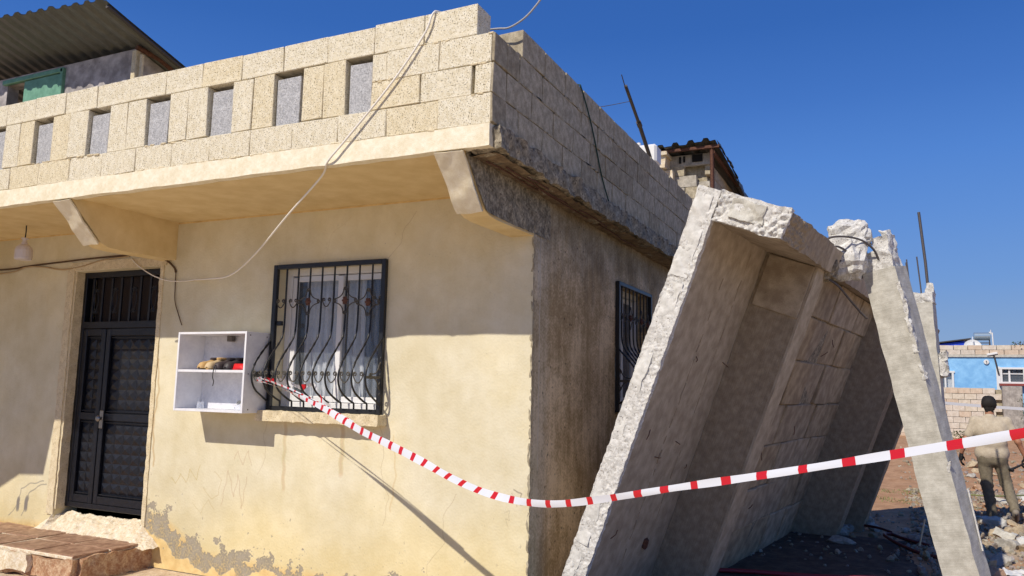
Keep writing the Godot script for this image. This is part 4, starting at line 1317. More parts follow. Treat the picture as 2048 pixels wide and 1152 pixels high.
func build_shadow_blocker() -> void:
	# added unseen at the left, its underside shaped to shade the wall by the door
	var t := thing("shadow_blocker", "added unseen stepped concrete stair left of the picture, shading the wall by the door", "blocker", Vector3(-7.6, 0, 1.9))
	var b := MB.new()
	var map := func(p: Vector2, d: float) -> Vector3: return Vector3(p.x, p.y, d)
	b.prism(PackedVector2Array([Vector2(-5.32, 3.38), Vector2(-5.32, 4.3), Vector2(-8.6, 4.3), Vector2(-8.6, 2.0), Vector2(-6.85, 2.62), Vector2(-6.5, 2.8), Vector2(-6.12, 2.82), Vector2(-6.02, 3.36)]), map, 1.6, 2.2, Vector3.BACK)
	part("blocker_steps", b, M.concrete, t)
	b = MB.new()
	b.box(Vector3(-8.3, 1.05, 1.9), Vector3(0.5, 2.1, 0.56))
	part("blocker_pier", b, M.concrete, t)

# ---------------------------------------------------------------- the barrier tape
func build_tape() -> void:
	var key := [[-2.40, 1.72, 0.27], [-1.92, 1.66, 0.52], [-1.40, 1.56, 0.75], [-1.05, 1.48, 0.92], [-0.72, 1.40, 1.08], [-0.42, 1.34, 1.22], [-0.1, 1.27, 1.36], [0.2, 1.20, 1.5], [0.45, 1.155, 1.6], [0.7, 1.14, 1.7], [0.95, 1.16, 1.82], [1.25, 1.225, 1.97], [1.6, 1.315, 2.16], [2.0, 1.415, 2.39], [2.40, 1.52, 2.61], [2.75, 1.615, 2.81], [3.4, 1.80, 3.17], [4.6, 2.1, 3.83], [5.8, 2.4, 4.5]]
	var pts := []
	for k in key:
		pts.append(Vector3(k[0], k[1], k[2]))
	var path := spline(pts, 14)
	var t := thing("barrier_tape", "red and white barrier tape sagging from the window grille across the foreground", "barrier tape", pts[0])
	var len := [0.0]
	for i in range(1, path.size()):
		len.append(len[-1] + path[i].distance_to(path[i - 1]))
	var total: float = len[-1]
	var white := Color(0.72, 0.73, 0.77)
	var red := Color(0.58, 0.012, 0.02)
	var ribbon := func(b: MB, from: float, to: float, width: Callable, twist: Callable, off: Vector3, phase: float) -> void:
		var turns := 0.0
		var lastp := []
		var s := from
		var n := int((to - from) / 0.012)
		for k in n + 1:
			s = lerpf(from, to, k / float(n))
			var i := 0
			while i < len.size() - 2 and len[i + 1] < s:
				i += 1
			var f: float = (s - len[i]) / maxf(len[i + 1] - len[i], 1e-6)
			var p: Vector3 = path[i].lerp(path[i + 1], f) + off
			var d: Vector3 = (path[i + 1] - path[i]).normalized()
			var up := (Vector3.UP - d * d.y).normalized()
			var side := d.cross(up)
			var a: float = twist.call(s)
			var hw: float = width.call(s) * 0.5
			var e := up * cos(a) + side * sin(a)
			var row := [p - e * hw, p + side * (0.0015 + 0.003 * sin(s * 9.0)), p + e * hw]
			if k > 0:
				turns += (to - from) / n / (0.125 + 0.05 * smoothstep(2.5, 5.6, s))
				b.tint = red if fposmod(turns - phase, 1.0) < 0.27 else white
				b.grid([lastp, row], side)
			lastp = row
	var rb := MB.new()
	ribbon.call(rb, 0.0, total, func(s: float) -> float: return (lerpf(0.012, 0.046, smoothstep(0.2, 1.7, s)) + 0.003 * sin(s * 13.0) * sin(s * 5.1)) - 0.018 * smoothstep(2.4, 4.6, s), func(s: float) -> float: return 0.25 * sin(s * 2.1) + 0.5 * sin(s * 2.9 + 0.6) * clampf(1.6 - 0.6 * s, 0.0, 1.0) + 0.08 * sin(s * 11.0) - 1.0 * exp(-pow((s - 3.05) / 0.42, 2.0)) + 0.5 * exp(-pow((s - 0.5) / 0.3, 2.0)), Vector3.ZERO, 0.02)
	part("ribbon", rb, M.tape, t)
	# the doubled strand near the knot
	rb = MB.new()
	ribbon.call(rb, 0.02, 1.75, func(s: float) -> float: return 0.012 + 0.006 * sin(s * 4.0), func(s: float) -> float: return 0.6 * sin(s * 3.0 + 1.0), Vector3(0.0, 0.02, -0.015), 0.06)
	part("ribbon", rb, M.tape, t)
	# the loose tail behind the grille bars
	var tail := []
	for p in [[-2.40, 1.72, 0.26], [-2.3, 1.725, 0.2], [-2.15, 1.70, 0.16], [-2.02, 1.665, 0.15], [-1.93, 1.69, 0.16], [-1.84, 1.66, 0.17], [-1.78, 1.56, 0.17], [-1.69, 1.525, 0.17]]:
		tail.append(Vector3(p[0], p[1], p[2]))
	tail = spline(tail, 5)
	rb = MB.new()
	for i in tail.size() - 1:
		var hw := 0.020 + 0.007 * sin(i * 0.9)
		var hw2 := 0.020 + 0.007 * sin((i + 1) * 0.9)
		rb.tint = red if (i / 3) % 4 == 1 else white
		rb.quad(tail[i] - Vector3(0, hw, 0.01 * sin(i)), tail[i + 1] - Vector3(0, hw2, 0.01 * sin(i + 1.0)), tail[i + 1] + Vector3(0, hw2, 0.01), tail[i] + Vector3(0, hw, 0.01), Vector3.BACK)
	part("tail", rb, M.tape, t)
	# a second, far tape
	var b := MB.new()
	var fp := spline([Vector3(3.05, 1.62, -10.0), Vector3(4.2, 1.55, -10.1), Vector3(5.6, 1.52, -10.2), Vector3(8.5, 1.7, -10.4)], 8)
	for i in fp.size() - 1:
		b.quad(fp[i] - Vector3(0, 0.024, 0), fp[i + 1] - Vector3(0, 0.024, 0), fp[i + 1] + Vector3(0, 0.024, 0.01), fp[i] + Vector3(0, 0.024, 0.01), Vector3.BACK)
	single("barrier_tape", b, M.tape_white, "far white tape strung at head height before the block wall", "barrier tape")

# ---------------------------------------------------------------- the fallen slab and the leaning columns
const P0 := Vector3(0.3708, 0.3739, -0.2)
const UU := Vector3(0.35105, 0.93532, 0.04399)
const VV := Vector3(0.92806, -0.35379, 0.1163)
const WW := Vector3(0.12434, 0.0, -0.99224)

func build_slab() -> void:
	# built in its own axes: x up along the slab, y out of its soffit, z away from the street
	var bs := Basis(UU, VV, WW).orthonormalized()
	var t := thing("fallen_roof_slab", "ribbed concrete roof slab fallen on edge, leaning beside the house wall", "slab", P0 + bs * Vector3(-0.4, 0, 2.5))
	var sp := func(called: String, b: MB, m: Material, parent: Node3D) -> MeshInstance3D:
		return put(called, b.mesh(), m, parent, Transform3D(bs, P0) if parent == t else Transform3D.IDENTITY, parent == t)
	var at := func(u0: float, u1: float, v0: float, v1: float, w0: float, w1: float) -> Array:
		return [Vector3((u0 + u1) / 2, (v0 + v1) / 2, (w0 + w1) / 2), Vector3(u1 - u0, v1 - v0, w1 - w0)]
	var n := noise(51, 4.0, FastNoiseLite.TYPE_SIMPLEX_SMOOTH, 4)
	var cell := noise(52, 36.0, FastNoiseLite.TYPE_CELLULAR, 1)
	var cell2 := noise(53, 24.0, FastNoiseLite.TYPE_CELLULAR, 1)
	var near := Vector3(0, 0, -1)
	var q: Array = at.call(-0.42, 2.89, -0.16, 0.0, 0.015, 6.0)
	var b := MB.new()
	b.rough_box(q[0], q[1], 0.07, rough_fn(n, 0.007))
	var slab: MeshInstance3D = sp.call("slab", b, M.concrete_form, t)
	b = MB.new()
	q = at.call(-0.42, 2.905, -0.166, 0.004, -0.02, 0.035)
	b.rough_box(q[0], q[1], 0.0075, func(lo: Vector3) -> Vector3:
		var m := clampf(0.3 + 2.8 * n.get_noise_3dv(lo * 0.35 + Vector3(4, 2, 9)) + 3.5 * (lo.y + 0.10), 0.0, 1.0)
		var c := maxf(-cell.get_noise_3dv(lo) - 0.25, 0.0) * 0.6 + maxf(-cell2.get_noise_3dv(lo) - 0.25, 0.0) * 0.8
		return Vector3(n.get_noise_3dv(lo * 2.6), n.get_noise_3dv(lo * 2.6 + Vector3(31, 7, 3)), 0.0) * 0.010 + near * ((c - 0.45) * 0.024 * m + 0.005 * n.get_noise_3dv(lo * 5.0)))
	var torn: MeshInstance3D = sp.call("broken_edge", b, M.concrete_broken, t)
	var nf := noise(55, 4.0, FastNoiseLite.TYPE_SIMPLEX_SMOOTH, 4)
	for e in [[-0.4, 0.15, -0.155, -0.075], [0.2, 0.85, -0.15, -0.06], [0.95, 1.3, -0.158, -0.09], [1.36, 1.9, -0.15, -0.07], [1.95, 2.2, -0.15, -0.04], [2.25, 2.86, -0.155, -0.03], [0.55, 0.75, -0.05, -0.01]]:
		b = MB.new()
		q = at.call(e[0], e[1], e[2], e[3], -0.021, 0.0)
		b.rough_box(q[0], q[1], 0.009, rough_fn(nf, 0.022))
		sp.call("smooth_face", b, M.concrete_pale, torn)
	# the downstand along the top
	q = at.call(2.695, 2.898, 0.002, 0.49, 0.02, 5.9)
	b = MB.new()
	b.rough_box(q[0], q[1], 0.06, rough_fn(n, 0.01))
	var beam: MeshInstance3D = sp.call("edge_beam", b, M.concrete_form, t)
	b = MB.new()
	q = at.call(2.69, 2.905, 0.0, 0.5, -0.01, 0.04)
	b.rough_box(q[0], q[1], 0.0075, func(lo: Vector3) -> Vector3:
		var m := clampf(maxf((0.12 - lo.y) / 0.05, maxf((lo.y - 0.36 + 0.9 * (2.83 - lo.x)) / 0.06, (2.725 - lo.x + (lo.y - 0.2) * 0.1) / 0.03)) + 1.4 * n.get_noise_3dv(lo * 1.4), 0.0, 1.0)
		var c := maxf(-cell.get_noise_3dv(lo) - 0.25, 0.0) * 0.7 + maxf(-cell2.get_noise_3dv(lo) - 0.25, 0.0) * 0.8
		return Vector3(n.get_noise_3dv(lo), n.get_noise_3dv(lo + Vector3(31, 7, 3)), 0.0) * 0.02 + near * (c - 0.4) * 0.05 * m)
	sp.call("broken_end", b, M.concrete_broken, beam)
	b = MB.new()
	q = at.call(2.74, 2.875, 0.12, 0.34, -0.02, 0.0)
	b.rough_box(q[0], q[1], 0.009, rough_fn(noise(54, 5.0, FastNoiseLite.TYPE_SIMPLEX_SMOOTH, 4), 0.035))
	sp.call("smooth_face", b, M.concrete, beam)
	b = MB.new()
	q = at.call(2.69, 2.9, 0.48, 0.502, 0.03, 1.42)
	b.rough_box(q[0], q[1], 0.011, func(lo: Vector3) -> Vector3:
		var m := clampf((0.7 - lo.z) / 0.2 + n.get_noise_3dv(lo), 0.0, 1.0)
		var c := maxf(-cell2.get_noise_3dv(lo) - 0.25, 0.0)
		return Vector3(n.get_noise_3dv(lo), n.get_noise_3dv(lo + Vector3(31, 7, 3)), n.get_noise_3dv(lo - Vector3(3, 7, 3))) * 0.015 + Vector3(0, (c - 0.3) * 0.05 * m, 0))
	sp.call("broken_face", b, M.concrete_rib, beam)
	# ribs across the slab
	for r in [[1.438, 1.773, 0.437], [4.95, 5.3, 0.84], [5.75, 6.0, 1.0]]:
		q = at.call(-0.42, 2.692, 0.002, r[2], r[0], r[1])
		b = MB.new()
		b.rough_box(q[0], q[1], 0.05, rough_fn(n, 0.006))
		var rib: MeshInstance3D = sp.call("rib", b, M.concrete_rib, t)
		if r[0] < 2.0:
			b = MB.new()
			q = at.call(2.235, 2.685, 0.03, 0.42, 1.418, 1.44)
			b.box(q[0], q[1], 0.005)
			sp.call("patch_panel", b, M.infill_block, rib)
			b = MB.new()
			q = at.call(-0.42, 2.69, 0.425, 0.445, 1.434, 1.775)
			b.rough_box(q[0], q[1], 0.05, rough_fn(n, 0.006))
			sp.call("rib_underside", b, M.concrete_form, rib)  # paler facing on the same concrete, for the light this face catches
	# hollow blocks cast between the ribs
	q = at.call(-0.42, 2.69, 0.004, 0.352, 1.78, 4.94)
	b = MB.new()
	b.box(q[0], q[1], 0.0)
	var fill: MeshInstance3D = sp.call("infill", b, M.concrete_dirty, t)
	var rows := [-0.42, 0.2, 0.62, 1.05, 1.45, 1.885, 2.30, 2.69]
	for i in rows.size() - 1:
		var w := 1.78
		var first := true
		while w < 4.93:
			var l := 0.66 + rng.randf_range(-0.05, 0.05)
			if first and i % 2 == 0:
				l = 0.36
			first = false
			var e := minf(w + l, 4.94)
			if 4.94 - e < 0.16:
				e = 4.94
			q = at.call(rows[i] + 0.005, rows[i + 1] - 0.005, 0.2, 0.372 + rng.randf_range(-0.016, 0.014), w + 0.009, e - 0.009)
			b = MB.new()
			b.box(q[0], q[1], 0.008, Basis.from_euler(Vector3(rng.randf_range(-0.014, 0.014), 0, rng.randf_range(-0.02, 0.02))), 0.005, rng)
			sp.call("block", b, M[["infill_block", "infill_block", "infill_block_brown", "infill_block_dark"][rng.randi() % 4]], fill)
			w = e
	# nails, tie wires and a stuck brick shard on the soffit
	b = MB.new()
	for k in 12:
		var c := Vector3(rng.randf_range(0.0, 2.5), 0.0, rng.randf_range(0.1, 1.38))
		if k >= 7:
			c = Vector3(rng.randf_range(0.4, 2.6), 0.375, rng.randf_range(1.9, 3.6))
		var d := Vector3(rng.randf_range(-1, 1), 0.35, rng.randf_range(-1, 1)).normalized()
		b.tube([c, c + d * 0.05, c + d * 0.09 + Vector3(0, rng.randf_range(-0.03, 0.02), 0)], 0.0034, 4)
	sp.call("tie_wire", b, M.rust, slab)
	b = MB.new()
	q = at.call(0.05, 0.13, 0.0, 0.03, 0.95, 1.01)
	b.box(q[0], q[1], 0.008, Basis.IDENTITY, 0.008, rng)
	sp.call("brick_shard", b, M.rust, slab)
	# fins of mortar where two form boards met
	b = MB.new()
	for l in [[0.62, -0.4, 2.3], [1.05, 0.3, 2.6]]:
		for k in 40:
			var u := lerpf(l[1], l[2], (k + rng.randf()) / 40.0)
			if rng.randf() < 0.7:
				b.box(Vector3(u, 0.0, l[0] + 0.02 * n.get_noise_2d(u * 2.0, l[0])), Vector3(rng.randf_range(0.04, 0.11), rng.randf_range(0.006, 0.012), rng.randf_range(0.006, 0.012)), 0.002, Basis.from_euler(Vector3(0, rng.randf_range(-0.2, 0.2), 0)))
	sp.call("form_seam", b, M.concrete_rib, slab)

func column(t: Node3D, foot: Vector3, head: Vector3, w: float, d: float, seed_: int, m: Material, turn: float) -> Basis:
	# foot and head: the near left edge
	var y := (head - foot).normalized()
	var z := Vector3(-sin(turn), 0.0, cos(turn))
	z = (z - y * z.dot(y)).normalized()
	var x := y.cross(z)
	var bs := Basis(x, y, z)
	var h := foot.distance_to(head)
	var n := noise(seed_, 3.5, FastNoiseLite.TYPE_SIMPLEX_SMOOTH, 4)
	var b := MB.new()
	b.rough_box(Vector3(w / 2, h / 2 - 0.1, -d / 2), Vector3(w, h - 0.2, d), 0.025, rough_fn(n, 0.008))
	put("shaft", b.mesh(), m, t, Transform3D(bs, foot))
	return bs

func build_columns() -> void:
	var foot := Vector3(2.803, -0.09, -2.2)
	var head := Vector3(2.175, 2.95, -2.08)
	var t := thing("leaning_column", "near concrete column leaning left, its broken head joined by bent bars", "column", foot)
	var bs := column(t, foot, head, 0.275, 0.26, 61, M.concrete, 0.38)
	var n := noise(62, 7.0, FastNoiseLite.TYPE_SIMPLEX_SMOOTH, 4)
	var cell := noise(63, 26.0, FastNoiseLite.TYPE_CELLULAR, 1)
	var h := foot.distance_to(head)
	var peb := pebble_fn(n, cell, 0.03, 0.02, bs.z)
	var b := MB.new()
	b.rough_box(foot + bs * Vector3(0.15, h - 0.14, -0.12), Vector3(0.22, 0.2, 0.21), 0.013, peb, bs)
	b.rough_box(foot + bs * Vector3(0.20, h - 0.04, -0.13), Vector3(0.12, 0.24, 0.17), 0.013, peb, bs)
	b.rough_box(foot + bs * Vector3(0.215, h + 0.06, -0.17), Vector3(0.06, 0.14, 0.1), 0.013, peb, bs)
	part("broken_head", b, M.concrete_broken, t)
	b = MB.new()
	for s in [[2.36, 0.4], [2.66, 0.2], [1.98, 0.12], [1.2, 0.08]]:
		b.rough_box(foot + bs * Vector3(0.265, s[0], -0.008), Vector3(0.03, s[1], 0.03), 0.009, pebble_fn(n, cell, 0.03, 0.012, bs.x), bs)
	part("spalled_corner", b, M.concrete_broken, t)
	for r in [[[1.93, 2.99, -1.72], [1.99, 3.03, -1.74], [2.10, 3.04, -1.8], [2.22, 3.02, -1.9], [2.31, 2.95, -1.98], [2.35, 2.86, -2.05]],
			[[1.98, 2.90, -1.74], [2.01, 2.95, -1.76], [2.06, 2.95, -1.82], [2.13, 2.90, -1.92], [2.19, 2.80, -2.02], [2.21, 2.72, -2.1]],
			[[1.93, 2.75, -1.76], [2.0, 2.82, -1.8], [2.09, 2.85, -1.9], [2.17, 2.83, -2.0], [2.22, 2.78, -2.1]],
			[[1.92, 2.80, -1.9], [2.0, 2.9, -1.92], [2.1, 2.95, -2.0], [2.2, 2.98, -2.1]],
			[[1.95, 2.68, -1.75], [2.03, 2.62, -1.8], [2.12, 2.5, -1.9], [2.2, 2.4, -2.0], [2.24, 2.36, -2.05]]]:
		b = MB.new()
		var p := []
		for e in r:
			p.append(Vector3(e[0], e[1], e[2]))
		b.tube(spline(p, 5), 0.0095 if r != null else 0.0, 6)
		part("bent_rebar", b, M.rebar_steel, t)
	b = MB.new()
	b.tube([foot + bs * Vector3(0.285, 0.5, -0.2), foot + bs * Vector3(0.295, 1.0, -0.22)], 0.008, 5)
	part("steel_strip", b, M.concrete_broken, t)
	# the lump jammed on top between beam and column
	b = MB.new()
	var nl := noise(64, 2.6, FastNoiseLite.TYPE_SIMPLEX_SMOOTH, 4)
	var lump := func(c: Vector3, r: Vector3, amp: float, mesh: MB, sd: float) -> void:
		var rows := []
		for i in 19:
			var row := []
			for j in 31:
				var a := PI * i / 18.0
				var f := TAU * j / 30.0
				var d := Vector3(sin(a) * cos(f), cos(a), sin(a) * sin(f))
				var k := 1.0 + amp * nl.get_noise_3dv(d * 0.45 + Vector3(sd, 0, 0)) + 0.12 * n.get_noise_3dv(d * 0.3 + Vector3(0, sd, 0)) + 0.06 * n.get_noise_3dv(d * 0.9 + Vector3(0, sd, 0))
				row.append(c + Vector3(signf(d.x) * pow(absf(d.x), 0.75) * r.x, signf(d.y) * pow(absf(d.y), 0.75) * r.y, signf(d.z) * pow(absf(d.z), 0.75) * r.z) * k)
			rows.append(row)
		for i in rows.size() - 1:
			for j in rows[0].size() - 1:
				mesh.tri(rows[i][j], rows[i][j + 1], rows[i + 1][j + 1], rows[i][j] - c)
				mesh.tri(rows[i][j], rows[i + 1][j + 1], rows[i + 1][j], rows[i][j] - c)
	lump.call(Vector3(2.115, 3.10, -2.1), Vector3(0.175, 0.13, 0.15), 0.3, b, 1.0)
	single("concrete_chunk", b, M.concrete_broken, "pale concrete chunk jammed on top between fallen slab and leaning column", "rubble", "", Vector3(2.12, 3.0, -2.1))
	b = MB.new()
	lump.call(Vector3(2.06, 2.9, -2.06), Vector3(0.2, 0.19, 0.19), 0.35, b, 5.0)
	single("concrete_chunk", b, M.concrete_broken, "shadowed concrete lump under the bent bars beside the column head", "rubble", "", Vector3(2.03, 2.8, -2.02))
	b = MB.new()
	lump.call(Vector3(1.92, 2.77, -1.78), Vector3(0.11, 0.12, 0.11), 0.4, b, 9.0)
	single("concrete_chunk", b, M.concrete_dirty, "brown crumbled lump at the right end of the fallen slab's beam", "rubble", "", Vector3(1.93, 2.7, -1.76))
	# the farther column
	foot = Vector3(2.8, -0.05, -4.9)
	t = thing("standing_column", "farther concrete column standing upright with steel bars above its head", "column", foot)
	bs = column(t, foot, Vector3(2.66, 2.98, -4.9), 0.205, 0.22, 71, M.concrete, 0.2)
	h = 3.03
	b = MB.new()
	b.rough_box(foot + bs * Vector3(0.108, h - 0.14, -0.11), Vector3(0.215, 0.12, 0.22), 0.016, rough_fn(n, 0.03), bs)
	b.rough_box(foot + bs * Vector3(0.18, h - 0.04, -0.1), Vector3(0.07, 0.14, 0.08), 0.016, rough_fn(n, 0.03), bs)
	b.rough_box(foot + bs * Vector3(-0.03, h - 0.25, -0.1), Vector3(0.13, 0.24, 0.2), 0.016, rough_fn(n, 0.05), bs)
	b.rough_box(foot + bs * Vector3(0.24, 2.12, -0.1), Vector3(0.09, 0.26, 0.11), 0.02, rough_fn(n, 0.06), bs)
	part("broken_head", b, M.concrete_broken, t)
	for r in [[0.165, 0.02, -0.08, 3.87, -0.06, 0.016], [0.07, -0.02, -0.2, 3.36, -0.035, 0.008], [-0.03, -0.04, -0.1, 3.32, -0.03, 0.007], [-0.07, -0.05, -0.2, 3.30, -0.02, 0.0065]]:
		b = MB.new()
		var a := foot + bs * Vector3(r[0], h - 0.35, r[2])
		b.tube([a, a + Vector3(r[4] * 0.5, (r[3] - a.y) * 0.5, 0), Vector3(a.x + r[4] * 1.3, r[3], a.z)], r[5], 6)
		part("rebar", b, M.rebar_steel, t)

# ---------------------------------------------------------------- ground and rubble
var gn: FastNoiseLite

func ground_y(x: float, z: float) -> float:
	var rise := smoothstep(-9.5, -22.0, z) * 0.5
	var rough := clampf((x - 1.6) / 1.2, 0.0, 1.0) * clampf((-2.2 - z) / 1.5, 0.0, 1.0)
	var calm := clampf((absf(z + 12.0) - 40.0) / 30.0, 0.0, 1.0)
	return rise + (1.0 - calm) * (rough * (0.075 * gn.get_noise_2d(x * 0.6, z * 0.6) + 0.03 * gn.get_noise_2d(x * 3.0, z * 3.0)) + 0.012 * gn.get_noise_2d(x * 1.7, z * 1.7)) - 0.006

func build_ground() -> void:
	gn = noise(81, 0.5, FastNoiseLite.TYPE_SIMPLEX_SMOOTH, 4)
	var b := MB.new()
	var rows := []
	var xs := []
	var zs := []
	for i in 150:
		var t := i / 149.0 * 2.0 - 1.0
		xs.append(2.6 + 9.0 * t + 560.0 * pow(absf(t), 9.0) * signf(t))
		zs.append(-7.0 + 13.0 * t + 560.0 * pow(absf(t), 11.0) * signf(t))
	for z in zs:
		var row := []
		for x in xs:
			row.append(Vector3(x, ground_y(x, z), z))
		rows.append(row)
	b.grid(rows, Vector3.UP)
	for i in b.v.size():   # red earth behind, pale dusty rubble earth near the columns
		var p := b.v[i]
		var dust := clampf(0.6 + 1.6 * gn.get_noise_2d(p.x * 1.3 + 40.0, p.z * 1.3), 0.0, 1.0) * clampf((p.z + 8.5) / 3.0, 0.0, 1.0) * clampf((p.x - 1.8) / 1.2, 0.0, 1.0)
		var red := Color(0.66, 0.46, 0.33)
		b.col[i] = red.lerp(Color(0.72, 0.68, 0.6), dust)
		var front := clampf((p.z + 1.6) / 0.8, 0.0, 1.0)
		b.col[i] = b.col[i].lerp(Color(0.9, 0.87, 0.82), front)
	var g := part("ground", b, M.soil)
	tag(g, "red earth yard with pale dust near the columns", "", "", "structure")
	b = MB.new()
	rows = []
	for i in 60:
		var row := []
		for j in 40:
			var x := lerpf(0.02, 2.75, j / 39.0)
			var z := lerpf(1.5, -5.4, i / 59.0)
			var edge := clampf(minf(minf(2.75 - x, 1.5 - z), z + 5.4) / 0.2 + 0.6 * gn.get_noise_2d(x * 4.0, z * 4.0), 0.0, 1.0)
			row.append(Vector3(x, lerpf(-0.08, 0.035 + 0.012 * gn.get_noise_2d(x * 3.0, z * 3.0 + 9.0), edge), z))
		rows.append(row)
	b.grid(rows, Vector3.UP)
	tag(part("floor_slab", b, M.shade_dark_floor), "dirty concrete floor of the collapsed annex", "", "", "structure")

var stones := []

func stone_shape(seed_: int) -> Mesh:
	var r := RandomNumberGenerator.new()
	r.seed = seed_
	var nn := noise(seed_, 0.9, FastNoiseLite.TYPE_SIMPLEX_SMOOTH, 2)
	var g := (1.0 + sqrt(5.0)) / 2.0
	var vs := [Vector3(-1, g, 0), Vector3(1, g, 0), Vector3(-1, -g, 0), Vector3(1, -g, 0), Vector3(0, -1, g), Vector3(0, 1, g), Vector3(0, -1, -g), Vector3(0, 1, -g), Vector3(g, 0, -1), Vector3(g, 0, 1), Vector3(-g, 0, -1), Vector3(-g, 0, 1)]
	var fs := [[0, 11, 5], [0, 5, 1], [0, 1, 7], [0, 7, 10], [0, 10, 11], [1, 5, 9], [5, 11, 4], [11, 10, 2], [10, 7, 6], [7, 1, 8], [3, 9, 4], [3, 4, 2], [3, 2, 6], [3, 6, 8], [3, 8, 9], [4, 9, 5], [2, 4, 11], [6, 2, 10], [8, 6, 7], [9, 8, 1]]
	var sq := Vector3(r.randf_range(0.8, 1.2), r.randf_range(0.4, 0.75), r.randf_range(0.7, 1.1))
	var cut := Vector3(r.randf_range(-1, 1), r.randf_range(-0.3, 1), r.randf_range(-1, 1)).normalized()
	var f := func(p: Vector3) -> Vector3:
		var d := p.normalized()
		d *= 1.0 + 0.55 * nn.get_noise_3dv(d * 1.4)
		var over := d.dot(cut) - 0.5
		if over > 0.0:
			d -= cut * over
		return d * sq * 0.5
	var b := MB.new()
	for t in fs:
		var a: Vector3 = vs[t[0]]
		var c: Vector3 = vs[t[1]]
		var d: Vector3 = vs[t[2]]
		var ac := (a.normalized() + c.normalized())
		var cd := (c.normalized() + d.normalized())
		var da := (d.normalized() + a.normalized())
		for q in [[a, ac, da], [c, cd, ac], [d, da, cd], [ac, cd, da]]:
			var p0: Vector3 = f.call(q[0])
			b.tri(p0, f.call(q[1]), f.call(q[2]), p0)
	return b.mesh()

